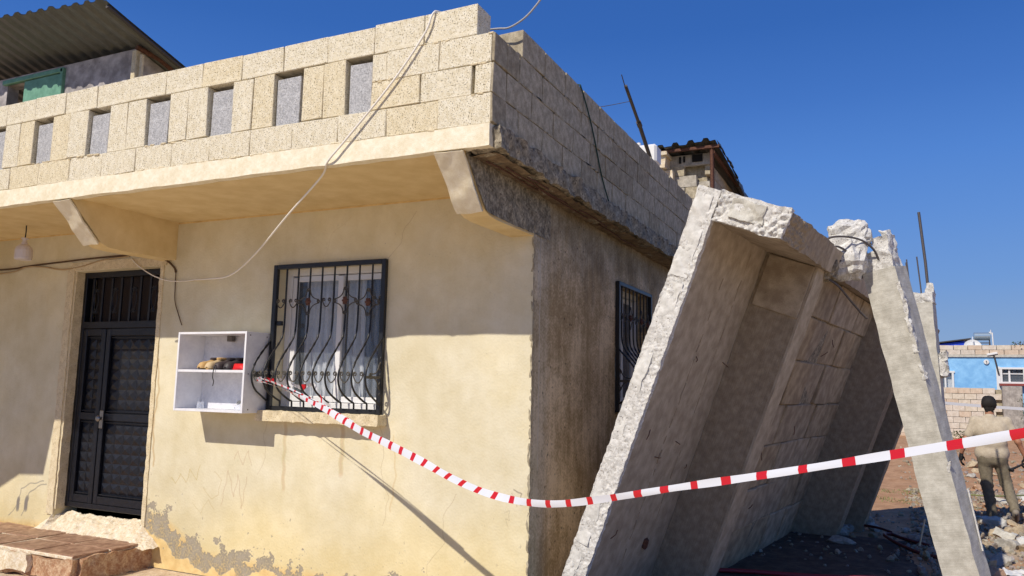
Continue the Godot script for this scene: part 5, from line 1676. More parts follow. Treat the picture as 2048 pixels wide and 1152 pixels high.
func build_rubble() -> void:
	for k in 7:
		stones.append(stone_shape(900 + k))
	var mats := [M.stone_tan, M.stone_grey, M.stone_red, M.stone_tan]
	var words := ["tan", "grey", "reddish", "tan"]
	var r := RandomNumberGenerator.new()
	r.seed = 4
	for k in 130:
		var near := k < 80
		var x := r.randf_range(2.9, 4.6) if near else r.randf_range(3.0, 5.6)
		var z := r.randf_range(-8.6, -2.9) if near else r.randf_range(-15.0, -8.4)
		if near and x < 3.1 and z > -2.6:
			continue
		if Vector2(x - 3.69, z + 8.1).length() < 0.45:
			continue
		var s := r.randf_range(0.09, 0.2) if r.randf() < 0.75 else r.randf_range(0.2, 0.34)
		var m := r.randi() % 4
		var o := put("rubble_stone", stones[r.randi() % 7], mats[m], null, Transform3D(Basis.from_euler(Vector3(r.randf_range(-0.5, 0.5), r.randf() * TAU, r.randf_range(-0.5, 0.5))).scaled(Vector3.ONE * s), Vector3(x, ground_y(x, z) + s * 0.14, z)))
		tag(o, "%s rubble stone lying %s" % [words[m], "on the ground right of the near leaning column" if near else "on the red earth behind the walking person"], "stone", "rubble stones right of the column" if near else "stones on the red earth")
	# pieces of broken concrete and block
	var shards := []
	for k in 3:
		var sb := MB.new()
		sb.rough_box(Vector3.ZERO, Vector3(0.34 - 0.06 * k, 0.12, 0.2 + 0.03 * k), 0.035, rough_fn(noise(300 + k, 4.0, FastNoiseLite.TYPE_SIMPLEX_SMOOTH, 4), 0.07))
		shards.append(sb.mesh())
	for k in 22:
		var x := r.randf_range(3.05, 4.6)
		var z := r.randf_range(-8.2, -3.2)
		if k >= 15:
			x = r.randf_range(3.2, 5.8); z = r.randf_range(-13.0, -9.0)
		if Vector2(x - 3.69, z + 8.1).length() < 0.5:
			continue
		var o := put("concrete_piece", shards[k % 3], [M.concrete_pale, M.concrete, M.stone_tan][r.randi() % 3], null, Transform3D(Basis.from_euler(Vector3(r.randf_range(-0.5, 0.5), r.randf() * TAU, r.randf_range(-0.5, 0.5))).scaled(Vector3.ONE * r.randf_range(0.5, 1.0)), Vector3(x, ground_y(x, z) + 0.03, z)))
		tag(o, "flat broken piece of concrete lying in the rubble right of the columns", "concrete piece", "broken concrete pieces in the rubble")
	for k in 26:     # in the shade under the slab
		var x := r.randf_range(1.2, 2.9)
		var z := r.randf_range(-7.8, -4.3)
		var s := r.randf_range(0.1, 0.3)
		var o := put("rubble_stone", stones[r.randi() % 7], M.stone_grey, null, Transform3D(Basis.from_euler(Vector3(r.randf() * 0.6, r.randf() * TAU, r.randf() * 0.6)).scaled(Vector3.ONE * s), Vector3(x, ground_y(x, z) + s * 0.14, z)))
		tag(o, "grey rubble stone in the deep shade under the fallen slab", "stone", "stones in the shade under the slab")
	var mm := MultiMesh.new()
	mm.transform_format = MultiMesh.TRANSFORM_3D
	mm.use_colors = true
	mm.mesh = stones[2]
	mm.instance_count = 5200
	for k in 5200:
		var x := r.randf_range(2.6, 5.4)
		var z := -2.4 - 9.0 * pow(r.randf(), 1.3)
		if k > 4600:
			x = r.randf_range(0.5, 2.8) if r.randf() < 0.5 else r.randf_range(0.4, 1.2); z = r.randf_range(-8.0, -3.2)
		elif k > 3700:
			x = r.randf_range(2.5, 7.0); z = r.randf_range(-18.0, -9.0)
		var s := r.randf_range(0.015, 0.06) * (1.0 if r.randf() < 0.8 else 1.7)
		mm.set_instance_transform(k, Transform3D(Basis.from_euler(Vector3(r.randf() * TAU, r.randf() * TAU, r.randf() * TAU)).scaled(Vector3.ONE * s), Vector3(x, ground_y(x, z) + s * 0.15 + (0.03 if x < 2.75 and z > -5.4 else 0.0), z)))
		var g := r.randf_range(0.62, 1.0)
		mm.set_instance_color(k, Color(g, g * r.randf_range(0.88, 0.98), g * r.randf_range(0.72, 0.95)))
	var gm: StandardMaterial3D = M.stone_grey.duplicate()
	gm.vertex_color_use_as_albedo = true
	gm.resource_name = "gravel"
	var o := MultiMeshInstance3D.new()
	o.name = "gravel"
	o.multimesh = mm
	o.material_override = gm
	add_child(o)
	tag(o, "loose gravel and crumbs of concrete over the yard", "gravel", "", "stuff")
	# crumpled white sheets of plastic
	for e in [[3.42, -3.75, 0.2, "crumpled white plastic scrap beside the red hose at lower right"], [3.98, -5.2, 0.16, "white plastic scrap on the stones at the right edge"], [3.7, -4.2, 0.1, "small white scrap between the hose and the stones"]]:
		var b := MB.new()
		var nn := noise(int(e[0] * 100), 7.0)
		var rows := []
		for i in 10:
			var row := []
			for j in 10:
				var x: float = e[0] + (i / 9.0 - 0.5) * e[2]
				var z: float = e[1] + (j / 9.0 - 0.5) * e[2] * 1.4
				row.append(Vector3(x, ground_y(x, z) + 0.03 + 0.06 * absf(nn.get_noise_2d(x, z)), z))
			rows.append(row)
		b.grid(rows, Vector3.UP)
		single("plastic_scrap", b, M.white_paint, e[3], "plastic scrap", "", Vector3(e[0], 0, e[1]))
	# grass on the earth behind the columns
	var b := MB.new()
	for k in 700:
		var x := r.randf_range(1.7, 3.0)
		var z := r.randf_range(-10.8, -9.2)
		if gn.get_noise_2d(x * 2.0, z * 2.0) < -0.12:
			continue
		var y := ground_y(x, z)
		var a := r.randf() * TAU
		var h := r.randf_range(0.02, 0.05)
		var d := Vector3(cos(a), 0, sin(a)) * 0.008
		b.tri(Vector3(x, y, z) - d, Vector3(x, y, z) + d, Vector3(x + r.randf_range(-0.04, 0.04), y + h, z + r.randf_range(-0.04, 0.04)), Vector3.UP)
	var gr := put("grass", b.mesh(), M.grass_blade, null)
	tag(gr, "sparse grass on the earth behind the leaning column", "grass", "", "stuff")
	# hoses
	var hy := 0.06
	cable("garden_hose", [Vector3(0.55, hy, -2.2), Vector3(1.1, hy, -2.42), Vector3(1.7, hy, -2.55), Vector3(2.2, hy, -2.75), Vector3(2.55, hy, -2.9), Vector3(2.9, 0.05, -3.1), Vector3(3.2, 0.06, -3.3), Vector3(3.55, 0.06, -3.45), Vector3(4.2, 0.05, -3.3), Vector3(5.0, 0.05, -2.6)], 0.021, M.hose_red, "red hose lying across the ground at the foot of the leaning column", "hose")
	cable("garden_hose", [Vector3(2.9, 0.06, -4.1), Vector3(2.65, 0.07, -4.2), Vector3(2.45, 0.09, -4.5), Vector3(2.32, 0.1, -4.85), Vector3(2.28, 0.1, -5.1), Vector3(2.36, 0.09, -5.2), Vector3(2.5, 0.08, -5.0), Vector3(2.75, 0.07, -4.75)], 0.02, M.hose_dark, "dark red hose looped in the shade behind the leaning column", "hose")
	cable("garden_hose", [Vector3(1.25, 0.06, -6.2), Vector3(1.6, 0.06, -6.0), Vector3(1.95, 0.07, -5.9), Vector3(2.2, 0.08, -5.7), Vector3(2.35, 0.07, -5.5)], 0.016, M.hose_dark, "thin dark hose deep under the slab, running towards the ribs", "hose")
	cable("thin_hose", [Vector3(2.95, 0.14, -9.6), Vector3(3.4, 0.12, -9.9), Vector3(3.9, 0.14, -9.8), Vector3(4.5, 0.15, -10.2), Vector3(5.4, 0.14, -10.0)], 0.012, M.grass_blade, "thin green hose lying on the red earth beside the walking person", "hose")
	b = MB.new()
	b.tube([Vector3(2.62, 0.15, -4.2), Vector3(2.68, 0.42, -4.25)], 0.009, 5)
	single("stick", b, M.sill_plaster, "pale stick leaning behind the leaning column's foot", "stick", "", Vector3(2.62, 0.1, -4.2))

# ---------------------------------------------------------------- neighbours
func build_hut() -> void:
	var t := thing("neighbour_hut", "grey block building behind, under a dark ribbed sheet roof on a rusty post", "hut", Vector3(-2.0, 0, -9.0))
	var b := MB.new()
	b.box(Vector3(-2.2, 2.6, -9.4), Vector3(4.0, 5.2, 3.6))
	var body := part("wall", b, M.side_block_plain, t)
	b = MB.new()
	b.box(Vector3(-2.2, 5.36, -9.4), Vector3(3.9, 0.32, 3.5))
	part("wall", b, M.mortar, t)
	for row in 6:
		for k in 6:
			if row == 5 and k == 0:
				continue
			var x := -0.2 - 0.4 * k - (0.2 if row % 2 == 0 else 0.0)
			var m := block_mesh(Vector3(0.385, 0.19, 0.1), k % 4)
			put("block", m, M.side_block_plain if rng.randf() < 0.6 else M.block_side_pale, body, Transform3D(Basis.IDENTITY, Vector3(x - 0.195, 4.3 + 0.2 * row + 0.1, -7.56 + rng.randf_range(-0.006, 0.006))))
	for row in 6:
		for k in 7:
			var m := block_mesh(Vector3(0.1, 0.19, 0.385), k % 4)
			put("block", m, M.block_side, body, Transform3D(Basis.IDENTITY, Vector3(-0.22, 4.3 + 0.2 * row + 0.1, -7.75 - 0.4 * k - (0.2 if row % 2 == 0 else 0.0))))
	b = MB.new()
	b.box(Vector3(-0.38, 5.58, -7.5), Vector3(0.17, 0.12, 0.04))
	b.box(Vector3(-0.6, 5.58, -7.5), Vector3(0.03, 0.1, 0.04))
	b.box(Vector3(-0.67, 5.57, -7.5), Vector3(0.03, 0.11, 0.04))
	part("vent_hole", b, M.dark_gap, t)
	b = MB.new()
	b.box(Vector3(-0.75, 5.56, -7.54), Vector3(1.2, 0.2, 0.06), 0.01)
	part("lintel", b, M.side_block_plain, t)
	b = MB.new()
	b.tube([Vector3(-0.1, 4.0, -7.34), Vector3(-0.1, 5.72, -7.3)], 0.035, 4)
	b.box(Vector3(-0.6, 5.68, -7.28), Vector3(1.25, 0.05, 0.05), 0.004)
	b.box(Vector3(-0.08, 5.6, -8.6), Vector3(0.05, 0.05, 2.6), 0.004)
	part("rusty_frame", b, M.rust, t)
	b = MB.new()
	var n := noise(91, 0.8)
	for side in [0.0, -0.012]:
		var rows := []
		for i in 14:
			var z := lerpf(-7.18, -10.6, i / 13.0)
			var row := []
			for j in 200:
				var x := lerpf(-3.2, -0.02, j / 199.0)
				var f := fposmod((x + 0.05) / 0.25, 1.0)
				var rib := 0.055 * clampf((0.2 - absf(f - 0.5)) / 0.1 + 0.5, 0.0, 1.0)
				row.append(Vector3(x, 5.76 + 0.035 * (x + 0.1) + rib + side - 0.075 * (i / 13.0) * 3.4 + 0.03 * n.get_noise_2d(x * 2.0, z * 2.0), z))
			rows.append(row)
		b.grid(rows, Vector3.UP if side == 0.0 else Vector3.DOWN)
	var rows2 := []
	for i in 30:     # the bent sheet that hangs down at the right side
		var z := lerpf(-7.25, -10.6, i / 29.0)
		var row := []
		for j in 6:
			var d := j / 5.0
			row.append(Vector3(-0.02 + 0.10 * d + 0.05 * n.get_noise_2d(z * 6.0, d * 4.0), 5.79 - 0.255 * (i / 29.0) - (0.16 + 0.22 * smoothstep(0.3, 0.9, i / 29.0)) * d + 0.03 * n.get_noise_2d(z * 9.0, 3.0), z))
		rows2.append(row)
	b.grid(rows2, Vector3.RIGHT)
	part("sheet_roof", b, M.tin_sheet, t)
	# concrete gutter stone sticking out beyond our parapet
	b = MB.new()
	var nn := noise(92, 5.0)
	b.rough_box(Vector3(-1.0, 5.50, -7.5), Vector3(0.3, 0.2, 0.6), 0.05, rough_fn(nn, 0.02))
	b.rough_box(Vector3(-0.99, 5.62, -7.5), Vector3(0.36, 0.06, 0.7), 0.05, rough_fn(nn, 0.02))
	b.rough_box(Vector3(-0.84, 4.5, -7.5), Vector3(0.14, 1.75, 0.3), 0.06, rough_fn(nn, 0.02))
	part("gutter_pier", b, M.whitewash, t)

func build_blue_house() -> void:
	var zb := -24.0
	var px := func(x: float) -> float: return 3.80 + (x - 1872.0) / 72.1
	var py := func(y: float) -> float: return 3.24 - (y - 700.0) / 62.0
	var t := thing("blue_house", "sky-blue painted house in the distance with a block parapet", "house", Vector3(8.0, 0.5, zb - 2.0))
	var b := MB.new()
	var holes := []
	var add_hole := func(xa: float, xb: float, ya: float, yb: float) -> void:
		holes.append(Rect2(px.call(xa), py.call(yb), px.call(xb) - px.call(xa), py.call(ya) - py.call(yb)))
	add_hole.call(1877.0, 1904.0, 743.0, 783.0)
	add_hole.call(1999.0, 2046.0, 735.0, 765.0)
	wall(b, Vector3(0, 0, zb), Vector3.RIGHT, Vector3.BACK, 2.2, 12.5, 0.0, 3.08, 0.25, holes, func(_s: float, _t: float) -> Vector2: return Vector2.ZERO)
	b.box(Vector3(7.35, 1.54, zb - 4.2), Vector3(10.3, 3.08, 0.2))
	b.box(Vector3(2.32, 1.54, zb - 2.2), Vector3(0.2, 3.08, 3.9))
	b.box(Vector3(12.4, 1.54, zb - 2.2), Vector3(0.2, 3.08, 3.9))
	part("wall", b, M.blue_paint, t)
	b = MB.new()
	b.box(Vector3(7.35, 3.05, zb - 2.1), Vector3(10.4, 0.08, 4.3))
	var roof := part("roof", b, M.concrete, t)
	for row in 2:
		for k in 26:
			var x := 2.3 + 0.4 * k + (0.2 if row == 1 else 0.0)
			if row == 1 and (k % 7 == 3):
				continue
			var m := block_mesh(Vector3(0.385, 0.145, 0.19), k % 4)
			put("block", m, M[["wall_block_far", "wall_block_far_pale", "wall_block_far_pink"][rng.randi() % 3]], roof, Transform3D(Basis.from_euler(Vector3(0, 0, rng.randf_range(-0.02, 0.02))), Vector3(x, 3.09 + 0.152 * row + 0.075, zb - 0.06)))
	# white sliding window
	var win := func(xa: float, xb: float, ya: float, yb: float, dark: bool) -> void:
		var x0: float = px.call(xa)
		var x1: float = px.call(xb)
		var y0: float = py.call(yb)
		var y1: float = py.call(ya)
		var f := MB.new()
		for x in [x0, x1]:
			f.box(Vector3(x, (y0 + y1) / 2, zb - 0.02), Vector3(0.06, y1 - y0, 0.1))
		for y in [y0, y1]:
			f.box(Vector3((x0 + x1) / 2, y, zb - 0.02), Vector3(x1 - x0 + 0.12, 0.06, 0.11))
		f.box(Vector3(lerpf(x0, x1, 0.36), (y0 + y1) / 2, zb - 0.05), Vector3(0.05, y1 - y0, 0.05))
		var w := part("window", f, M.white_paint, t)
		f = MB.new()
		f.quad(Vector3(x0, y0, zb - 0.07), Vector3(x1, y0, zb - 0.07), Vector3(x1, y1, zb - 0.07), Vector3(x0, y1, zb - 0.07), Vector3.BACK)
		part("pane", f, M.glass, w)
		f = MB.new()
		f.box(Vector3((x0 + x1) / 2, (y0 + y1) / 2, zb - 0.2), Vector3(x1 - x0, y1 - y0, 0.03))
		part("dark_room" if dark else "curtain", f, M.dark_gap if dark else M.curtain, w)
		if dark:
			for k in 5:
				f = MB.new()
				f.box(Vector3(lerpf(x0, x1, (k + 0.5) / 5.0), lerpf(y0, y1, 0.82), zb - 0.05), Vector3(0.02, 0.16, 0.02))
				part("grille_bar", f, M.pole_steel, w)
			f = MB.new()
			f.box(Vector3((x0 + x1) / 2, lerpf(y0, y1, 0.62), zb - 0.05), Vector3(x1 - x0, 0.03, 0.03))
			part("transom", f, M.white_paint, w)
	win.call(1880.0, 1904.0, 744.0, 783.0, false)
	win.call(2001.0, 2046.0, 736.0, 764.0, true)
	b = MB.new()
	b.box(Vector3(px.call(1995.0), py.call(756.0), zb + 0.01), Vector3(0.1, 0.75, 0.03))
	part("bare_plaster", b, M.white_paint, t)
	b = MB.new()
	b.box(Vector3(px.call(2030.0), py.call(768.0), zb + 0.12), Vector3(0.95, 0.07, 0.25))
	part("red_canopy_beam", b, M.red_beam, t)
	b = MB.new()
	b.tube([Vector3(px.call(1987.0), py.call(707.0), zb + 0.06), Vector3(px.call(1990.0), py.call(718.0), zb + 0.06), Vector3(px.call(1996.0), py.call(748.0), zb + 0.06)], 0.025, 6)
	part("drain_pipe", b, M.pole_steel, t)
	b = MB.new()
	b.lathe(Vector3(px.call(1973.0), py.call(724.0), zb + 0.005), [[0.075, 0.0], [0.08, 0.03], [0.07, 0.045], [0.0, 0.05]], 18, Basis(Vector3.RIGHT, PI / 2))
	var meter := part("round_meter", b, M.meter_white, t)
	b = MB.new()
	b.box(Vector3(px.call(1973.4), py.call(724.5), zb + 0.058), Vector3(0.018, 0.08, 0.008))
	b.box(Vector3(px.call(1972.4), py.call(722.0), zb + 0.058), Vector3(0.03, 0.014, 0.008))
	part("dial_mark", b, M.pole_steel, meter)
	b = MB.new()
	b.box(Vector3(px.call(1985.0), py.call(708.0), zb + 0.05), Vector3(0.3, 0.07, 0.08), 0.01, Basis(Vector3.BACK, 0.2))
	part("pipe_bracket", b, M.white_paint, t)
	# dark yard gate right of the grey pillar
	b = MB.new()
	b.box(Vector3(px.call(2052.0), 1.15, -22.4), Vector3(0.62, 1.9, 0.05))
	for k in 6:
		b.box(Vector3(px.call(2034.0) + 0.1 * k, 1.15, -22.36), Vector3(0.02, 1.85, 0.03))
	single("yard_gate", b, M.dark_gap, "dark metal yard gate right of the grey plastered pillar", "gate", "", Vector3(px.call(2052.0), 0.4, -22.4))
	# garden wall of blocks and its plastered pillar
	var gw := thing("garden_wall", "unplastered block garden wall in front of the blue house", "wall", Vector3(4.5, 0.4, -22.6))
	b = MB.new()
	b.box(Vector3(3.35, 1.13, -22.7), Vector3(4.2, 1.68, 0.14))
	var core := part("wall", b, M.mortar, gw)
	for row in 9:
		for k in 13:
			var m := block_mesh(Vector3(0.315, 0.168, 0.1), k % 4)
			var x := 1.35 + 0.325 * k + (0.16 if row % 2 == 0 else 0.0)
			if x > 5.3:
				continue
			put("block", m, M[["wall_block_far", "wall_block_far", "wall_block_far_pale", "wall_block_far_pink"][rng.randi() % 4]], core, Transform3D(Basis.IDENTITY, Vector3(x, 0.5 + 0.178 * row, -22.58)))
	b = MB.new()
	b.box(Vector3(px.call(2007.0), 1.2, -22.45), Vector3(0.5, 1.75, 0.3), 0.01)
	part("pillar", b, M.far_grey_plaster, gw)
	# roof things of the blue house
	b = MB.new()
	b.prism(PackedVector2Array([Vector2(3.5, 3.32), Vector2(4.72, 3.32), Vector2(4.72, 3.60), Vector2(3.5, 3.44)]), func(p: Vector2, d: float) -> Vector3: return Vector3(p.x, p.y, d), zb - 2.4, zb - 1.2, Vector3.BACK)
	single("blue_shed", b, M.blue_sheet, "bright blue sheet-clad lean-to on the far blue house's roof", "lean-to", "", Vector3(4.1, 3.1, zb - 1.8))
	b = MB.new()
	b.prism(PackedVector2Array([Vector2(3.3, 3.45), Vector2(4.9, 3.66), Vector2(4.9, 3.70), Vector2(3.3, 3.49)]), func(p: Vector2, d: float) -> Vector3: return Vector3(p.x, p.y, d), zb - 2.5, zb - 1.1, Vector3.BACK)
	single("lean_to_roof", b, M.pole_steel, "thin dark sloping roof sheet above the bright blue lean-to", "roof sheet", "", Vector3(4.1, 3.4, zb - 1.8))
	var dish := thing("satellite_dish", "white satellite dish standing behind the far parapet", "satellite dish", Vector3(4.9, 3.1, zb - 0.6))
	b = MB.new()
	b.lathe(Vector3(4.9, 3.37, zb - 0.62), [[0.0, -0.06], [0.1, -0.055], [0.2, -0.03], [0.26, 0.0], [0.265, 0.006]], 24, Basis(Vector3.RIGHT, PI / 2 - 0.35))
	part("reflector", b, M.white_paint, dish)
	b = MB.new()
	b.tube([Vector3(4.9, 3.1, zb - 0.7), Vector3(4.9, 3.36, zb - 0.7)], 0.02, 6)
	b.tube([Vector3(4.9, 3.2, zb - 0.5), Vector3(4.9, 3.52, zb - 0.34)], 0.012, 5)
	b.tube([Vector3(4.9, 3.5, zb - 0.4), Vector3(4.9, 3.7, zb - 0.56)], 0.012, 5)
	part("arm", b, M.white_paint, dish)
	var sw := thing("solar_water_heater", "solar water heater with a shiny cylindrical tank on the far roof", "water heater", Vector3(5.2, 3.1, zb - 1.0))
	b = MB.new()
	b.lathe(Vector3(4.97, 3.74, zb - 1.0), [[0.0, 0.0], [0.12, 0.0], [0.135, 0.02], [0.135, 0.46], [0.12, 0.48], [0.0, 0.48]], 20, Basis(Vector3.BACK, -PI / 2))
	part("tank", b, M.tank_metal, sw)
	b = MB.new()
	for x in [5.0, 5.42]:
		b.tube([Vector3(x, 3.1, zb - 1.1), Vector3(x, 3.66, zb - 1.0)], 0.018, 5)
		b.tube([Vector3(x, 3.1, zb - 0.7), Vector3(x, 3.62, zb - 1.0)], 0.018, 5)
	b.box(Vector3(5.21, 3.52, zb - 0.95), Vector3(0.46, 0.03, 0.04))
	b.box(Vector3(5.21, 3.42, zb - 0.9), Vector3(0.46, 0.06, 0.04))
	part("stand", b, M.pole_steel, sw)
	b = MB.new()
	b.tube([Vector3(5.52, 3.1, zb - 0.9), Vector3(5.5, 3.85, zb - 0.9), Vector3(5.42, 3.87, zb - 0.95)], 0.022, 6)
	b.tube([Vector3(5.46, 3.8, zb - 0.9), Vector3(5.46, 3.95, zb - 0.9)], 0.015, 5)
	part("white_pipe", b, M.white_paint, sw)
	shrub("leafy_shrub", Vector3(px.call(2044.0), 0.45, -21.9), 0.42, 1.45, 520, "green leafy shrub growing before the dark yard gate")
	shrub("roof_weed", Vector3(px.call(2040.0), 3.3, zb - 0.1), 0.24, 0.2, 70, "dry weed sprouting on the far blue house's parapet")
	shrub("low_weed", Vector3(px.call(1908.0), 0.48, -21.9), 0.35, 0.25, 160, "low weeds at the foot of the far block wall")

func shrub(called: String, at: Vector3, r: float, h: float, count: int, label: String) -> void:
	var t := thing(called, label, "shrub", at)
	var rr := RandomNumberGenerator.new()
	rr.seed = hash(called)
	var b := MB.new()
	for k in 5:
		var a := TAU * k / 5.0
		b.tube([at, at + Vector3(cos(a) * r * 0.3, h * 0.5, sin(a) * r * 0.3), at + Vector3(cos(a) * r * 0.6, h * 0.95, sin(a) * r * 0.6)], [0.016, 0.01, 0.004], 4)
	part("stem", b, M.cable_brown, t)
	b = MB.new()
	for k in count:
		var a := rr.randf() * TAU
		var d := sqrt(rr.randf()) * r
		var p := at + Vector3(cos(a) * d, h * rr.randf_range(0.1, 1.0), sin(a) * d)
		var e := Vector3(rr.randf_range(-1, 1), rr.randf_range(-0.5, 0.8), rr.randf_range(-1, 1)).normalized()
		var f := e.cross(Vector3(rr.randf(), rr.randf(), -0.4)).normalized()
		var l := rr.randf_range(0.035, 0.075)
		b.quad(p, p + e * l * 0.5 + f * l * 0.28, p + e * l, p + e * l * 0.5 - f * l * 0.28)
	var lv := part("foliage", b, M.leaf, t)
	lv.set_meta("kind", "stuff")

# ---------------------------------------------------------------- the walking person
func smin(a: float, b: float, k: float) -> float:
	var h := clampf(0.5 + 0.5 * (b - a) / k, 0.0, 1.0)
	return lerpf(b, a, h) - k * h * (1.0 - h)

func nets(b: MB, bones: Array, cell: float, k: float) -> void:
	# bones: [a, b, ra, rb]; the blended field of tapered capsules, meshed with one vertex per crossed cell
	var lo := Vector3(1e9, 1e9, 1e9)
	var hi := -lo
	for e in bones:
		var m: float = maxf(e[2], e[3]) + cell * 3.0 + k
		for p in [e[0], e[1]]:
			lo = lo.min(p - Vector3(m, m, m)); hi = hi.max(p + Vector3(m, m, m))
	var nx := int((hi.x - lo.x) / cell) + 2
	var ny := int((hi.y - lo.y) / cell) + 2
	var nz := int((hi.z - lo.z) / cell) + 2
	var f := PackedFloat32Array()
	f.resize(nx * ny * nz)
	f.fill(1e3)
	for e in bones:
		var a: Vector3 = e[0]
		var d: Vector3 = e[1] - a
		var dd := maxf(d.length_squared(), 1e-9)
		var ra: float = e[2]
		var rb: float = e[3]
		var m: float = maxf(ra, rb) + cell * 2.5 + k
		var p0 := ((a.min(e[1]) - Vector3(m, m, m) - lo) / cell).floor()
		var p1 := ((a.max(e[1]) + Vector3(m, m, m) - lo) / cell).ceil()
		for z in range(maxi(0, int(p0.z)), mini(nz, int(p1.z) + 1)):
			for y in range(maxi(0, int(p0.y)), mini(ny, int(p1.y) + 1)):
				var row := (z * ny + y) * nx
				for x in range(maxi(0, int(p0.x)), mini(nx, int(p1.x) + 1)):
					var p := lo + Vector3(x, y, z) * cell - a
					var t := clampf(p.dot(d) / dd, 0.0, 1.0)
					var v := (p - d * t).length() - lerpf(ra, rb, t)
					var o := f[row + x]
					f[row + x] = v if o > 500.0 else smin(o, v, k)
	var ids := {}
	var i0 := b.v.size()
	for z in nz - 1:
		for y in ny - 1:
			var row := (z * ny + y) * nx
			for x in nx - 1:
				var i := row + x
				var c := [f[i], f[i + 1], f[i + nx], f[i + nx + 1], f[i + nx * ny], f[i + nx * ny + 1], f[i + nx * ny + nx], f[i + nx * ny + nx + 1]]
				var inside := 0
				for q in c:
					if q < 0.0: inside += 1
				if inside == 0 or inside == 8:
					continue
				var sum := Vector3.ZERO
				var cnt := 0
				for e in [[0, 1], [2, 3], [4, 5], [6, 7], [0, 2], [1, 3], [4, 6], [5, 7], [0, 4], [1, 5], [2, 6], [3, 7]]:
					var u: float = c[e[0]]
					var w: float = c[e[1]]
					if (u < 0.0) != (w < 0.0):
						var t := u / (u - w)
						var pa := Vector3(e[0] & 1, (e[0] >> 1) & 1, e[0] >> 2)
						var pb := Vector3(e[1] & 1, (e[1] >> 1) & 1, e[1] >> 2)
						sum += pa.lerp(pb, t)
						cnt += 1
				var g := Vector3(c[1] + c[3] + c[5] + c[7] - c[0] - c[2] - c[4] - c[6], c[2] + c[3] + c[6] + c[7] - c[0] - c[1] - c[4] - c[5], c[4] + c[5] + c[6] + c[7] - c[0] - c[1] - c[2] - c[3])
				ids[i] = b.vert(lo + (Vector3(x, y, z) + sum / cnt) * cell, g.normalized())
	for i in ids:
		for e in [[1, nx, nx * ny], [nx, nx * ny, 1], [nx * ny, 1, nx]]:
			var j: int = i + e[0]
			if j < f.size() and (f[i] < 0.0) != (f[j] < 0.0):
				var q := [ids.get(i, -1), ids.get(i - e[1], -1), ids.get(i - e[1] - e[2], -1), ids.get(i - e[2], -1)]
				if -1 in q:
					continue
				b.face(q[0], q[1], q[2])
				b.face(q[0], q[2], q[3])

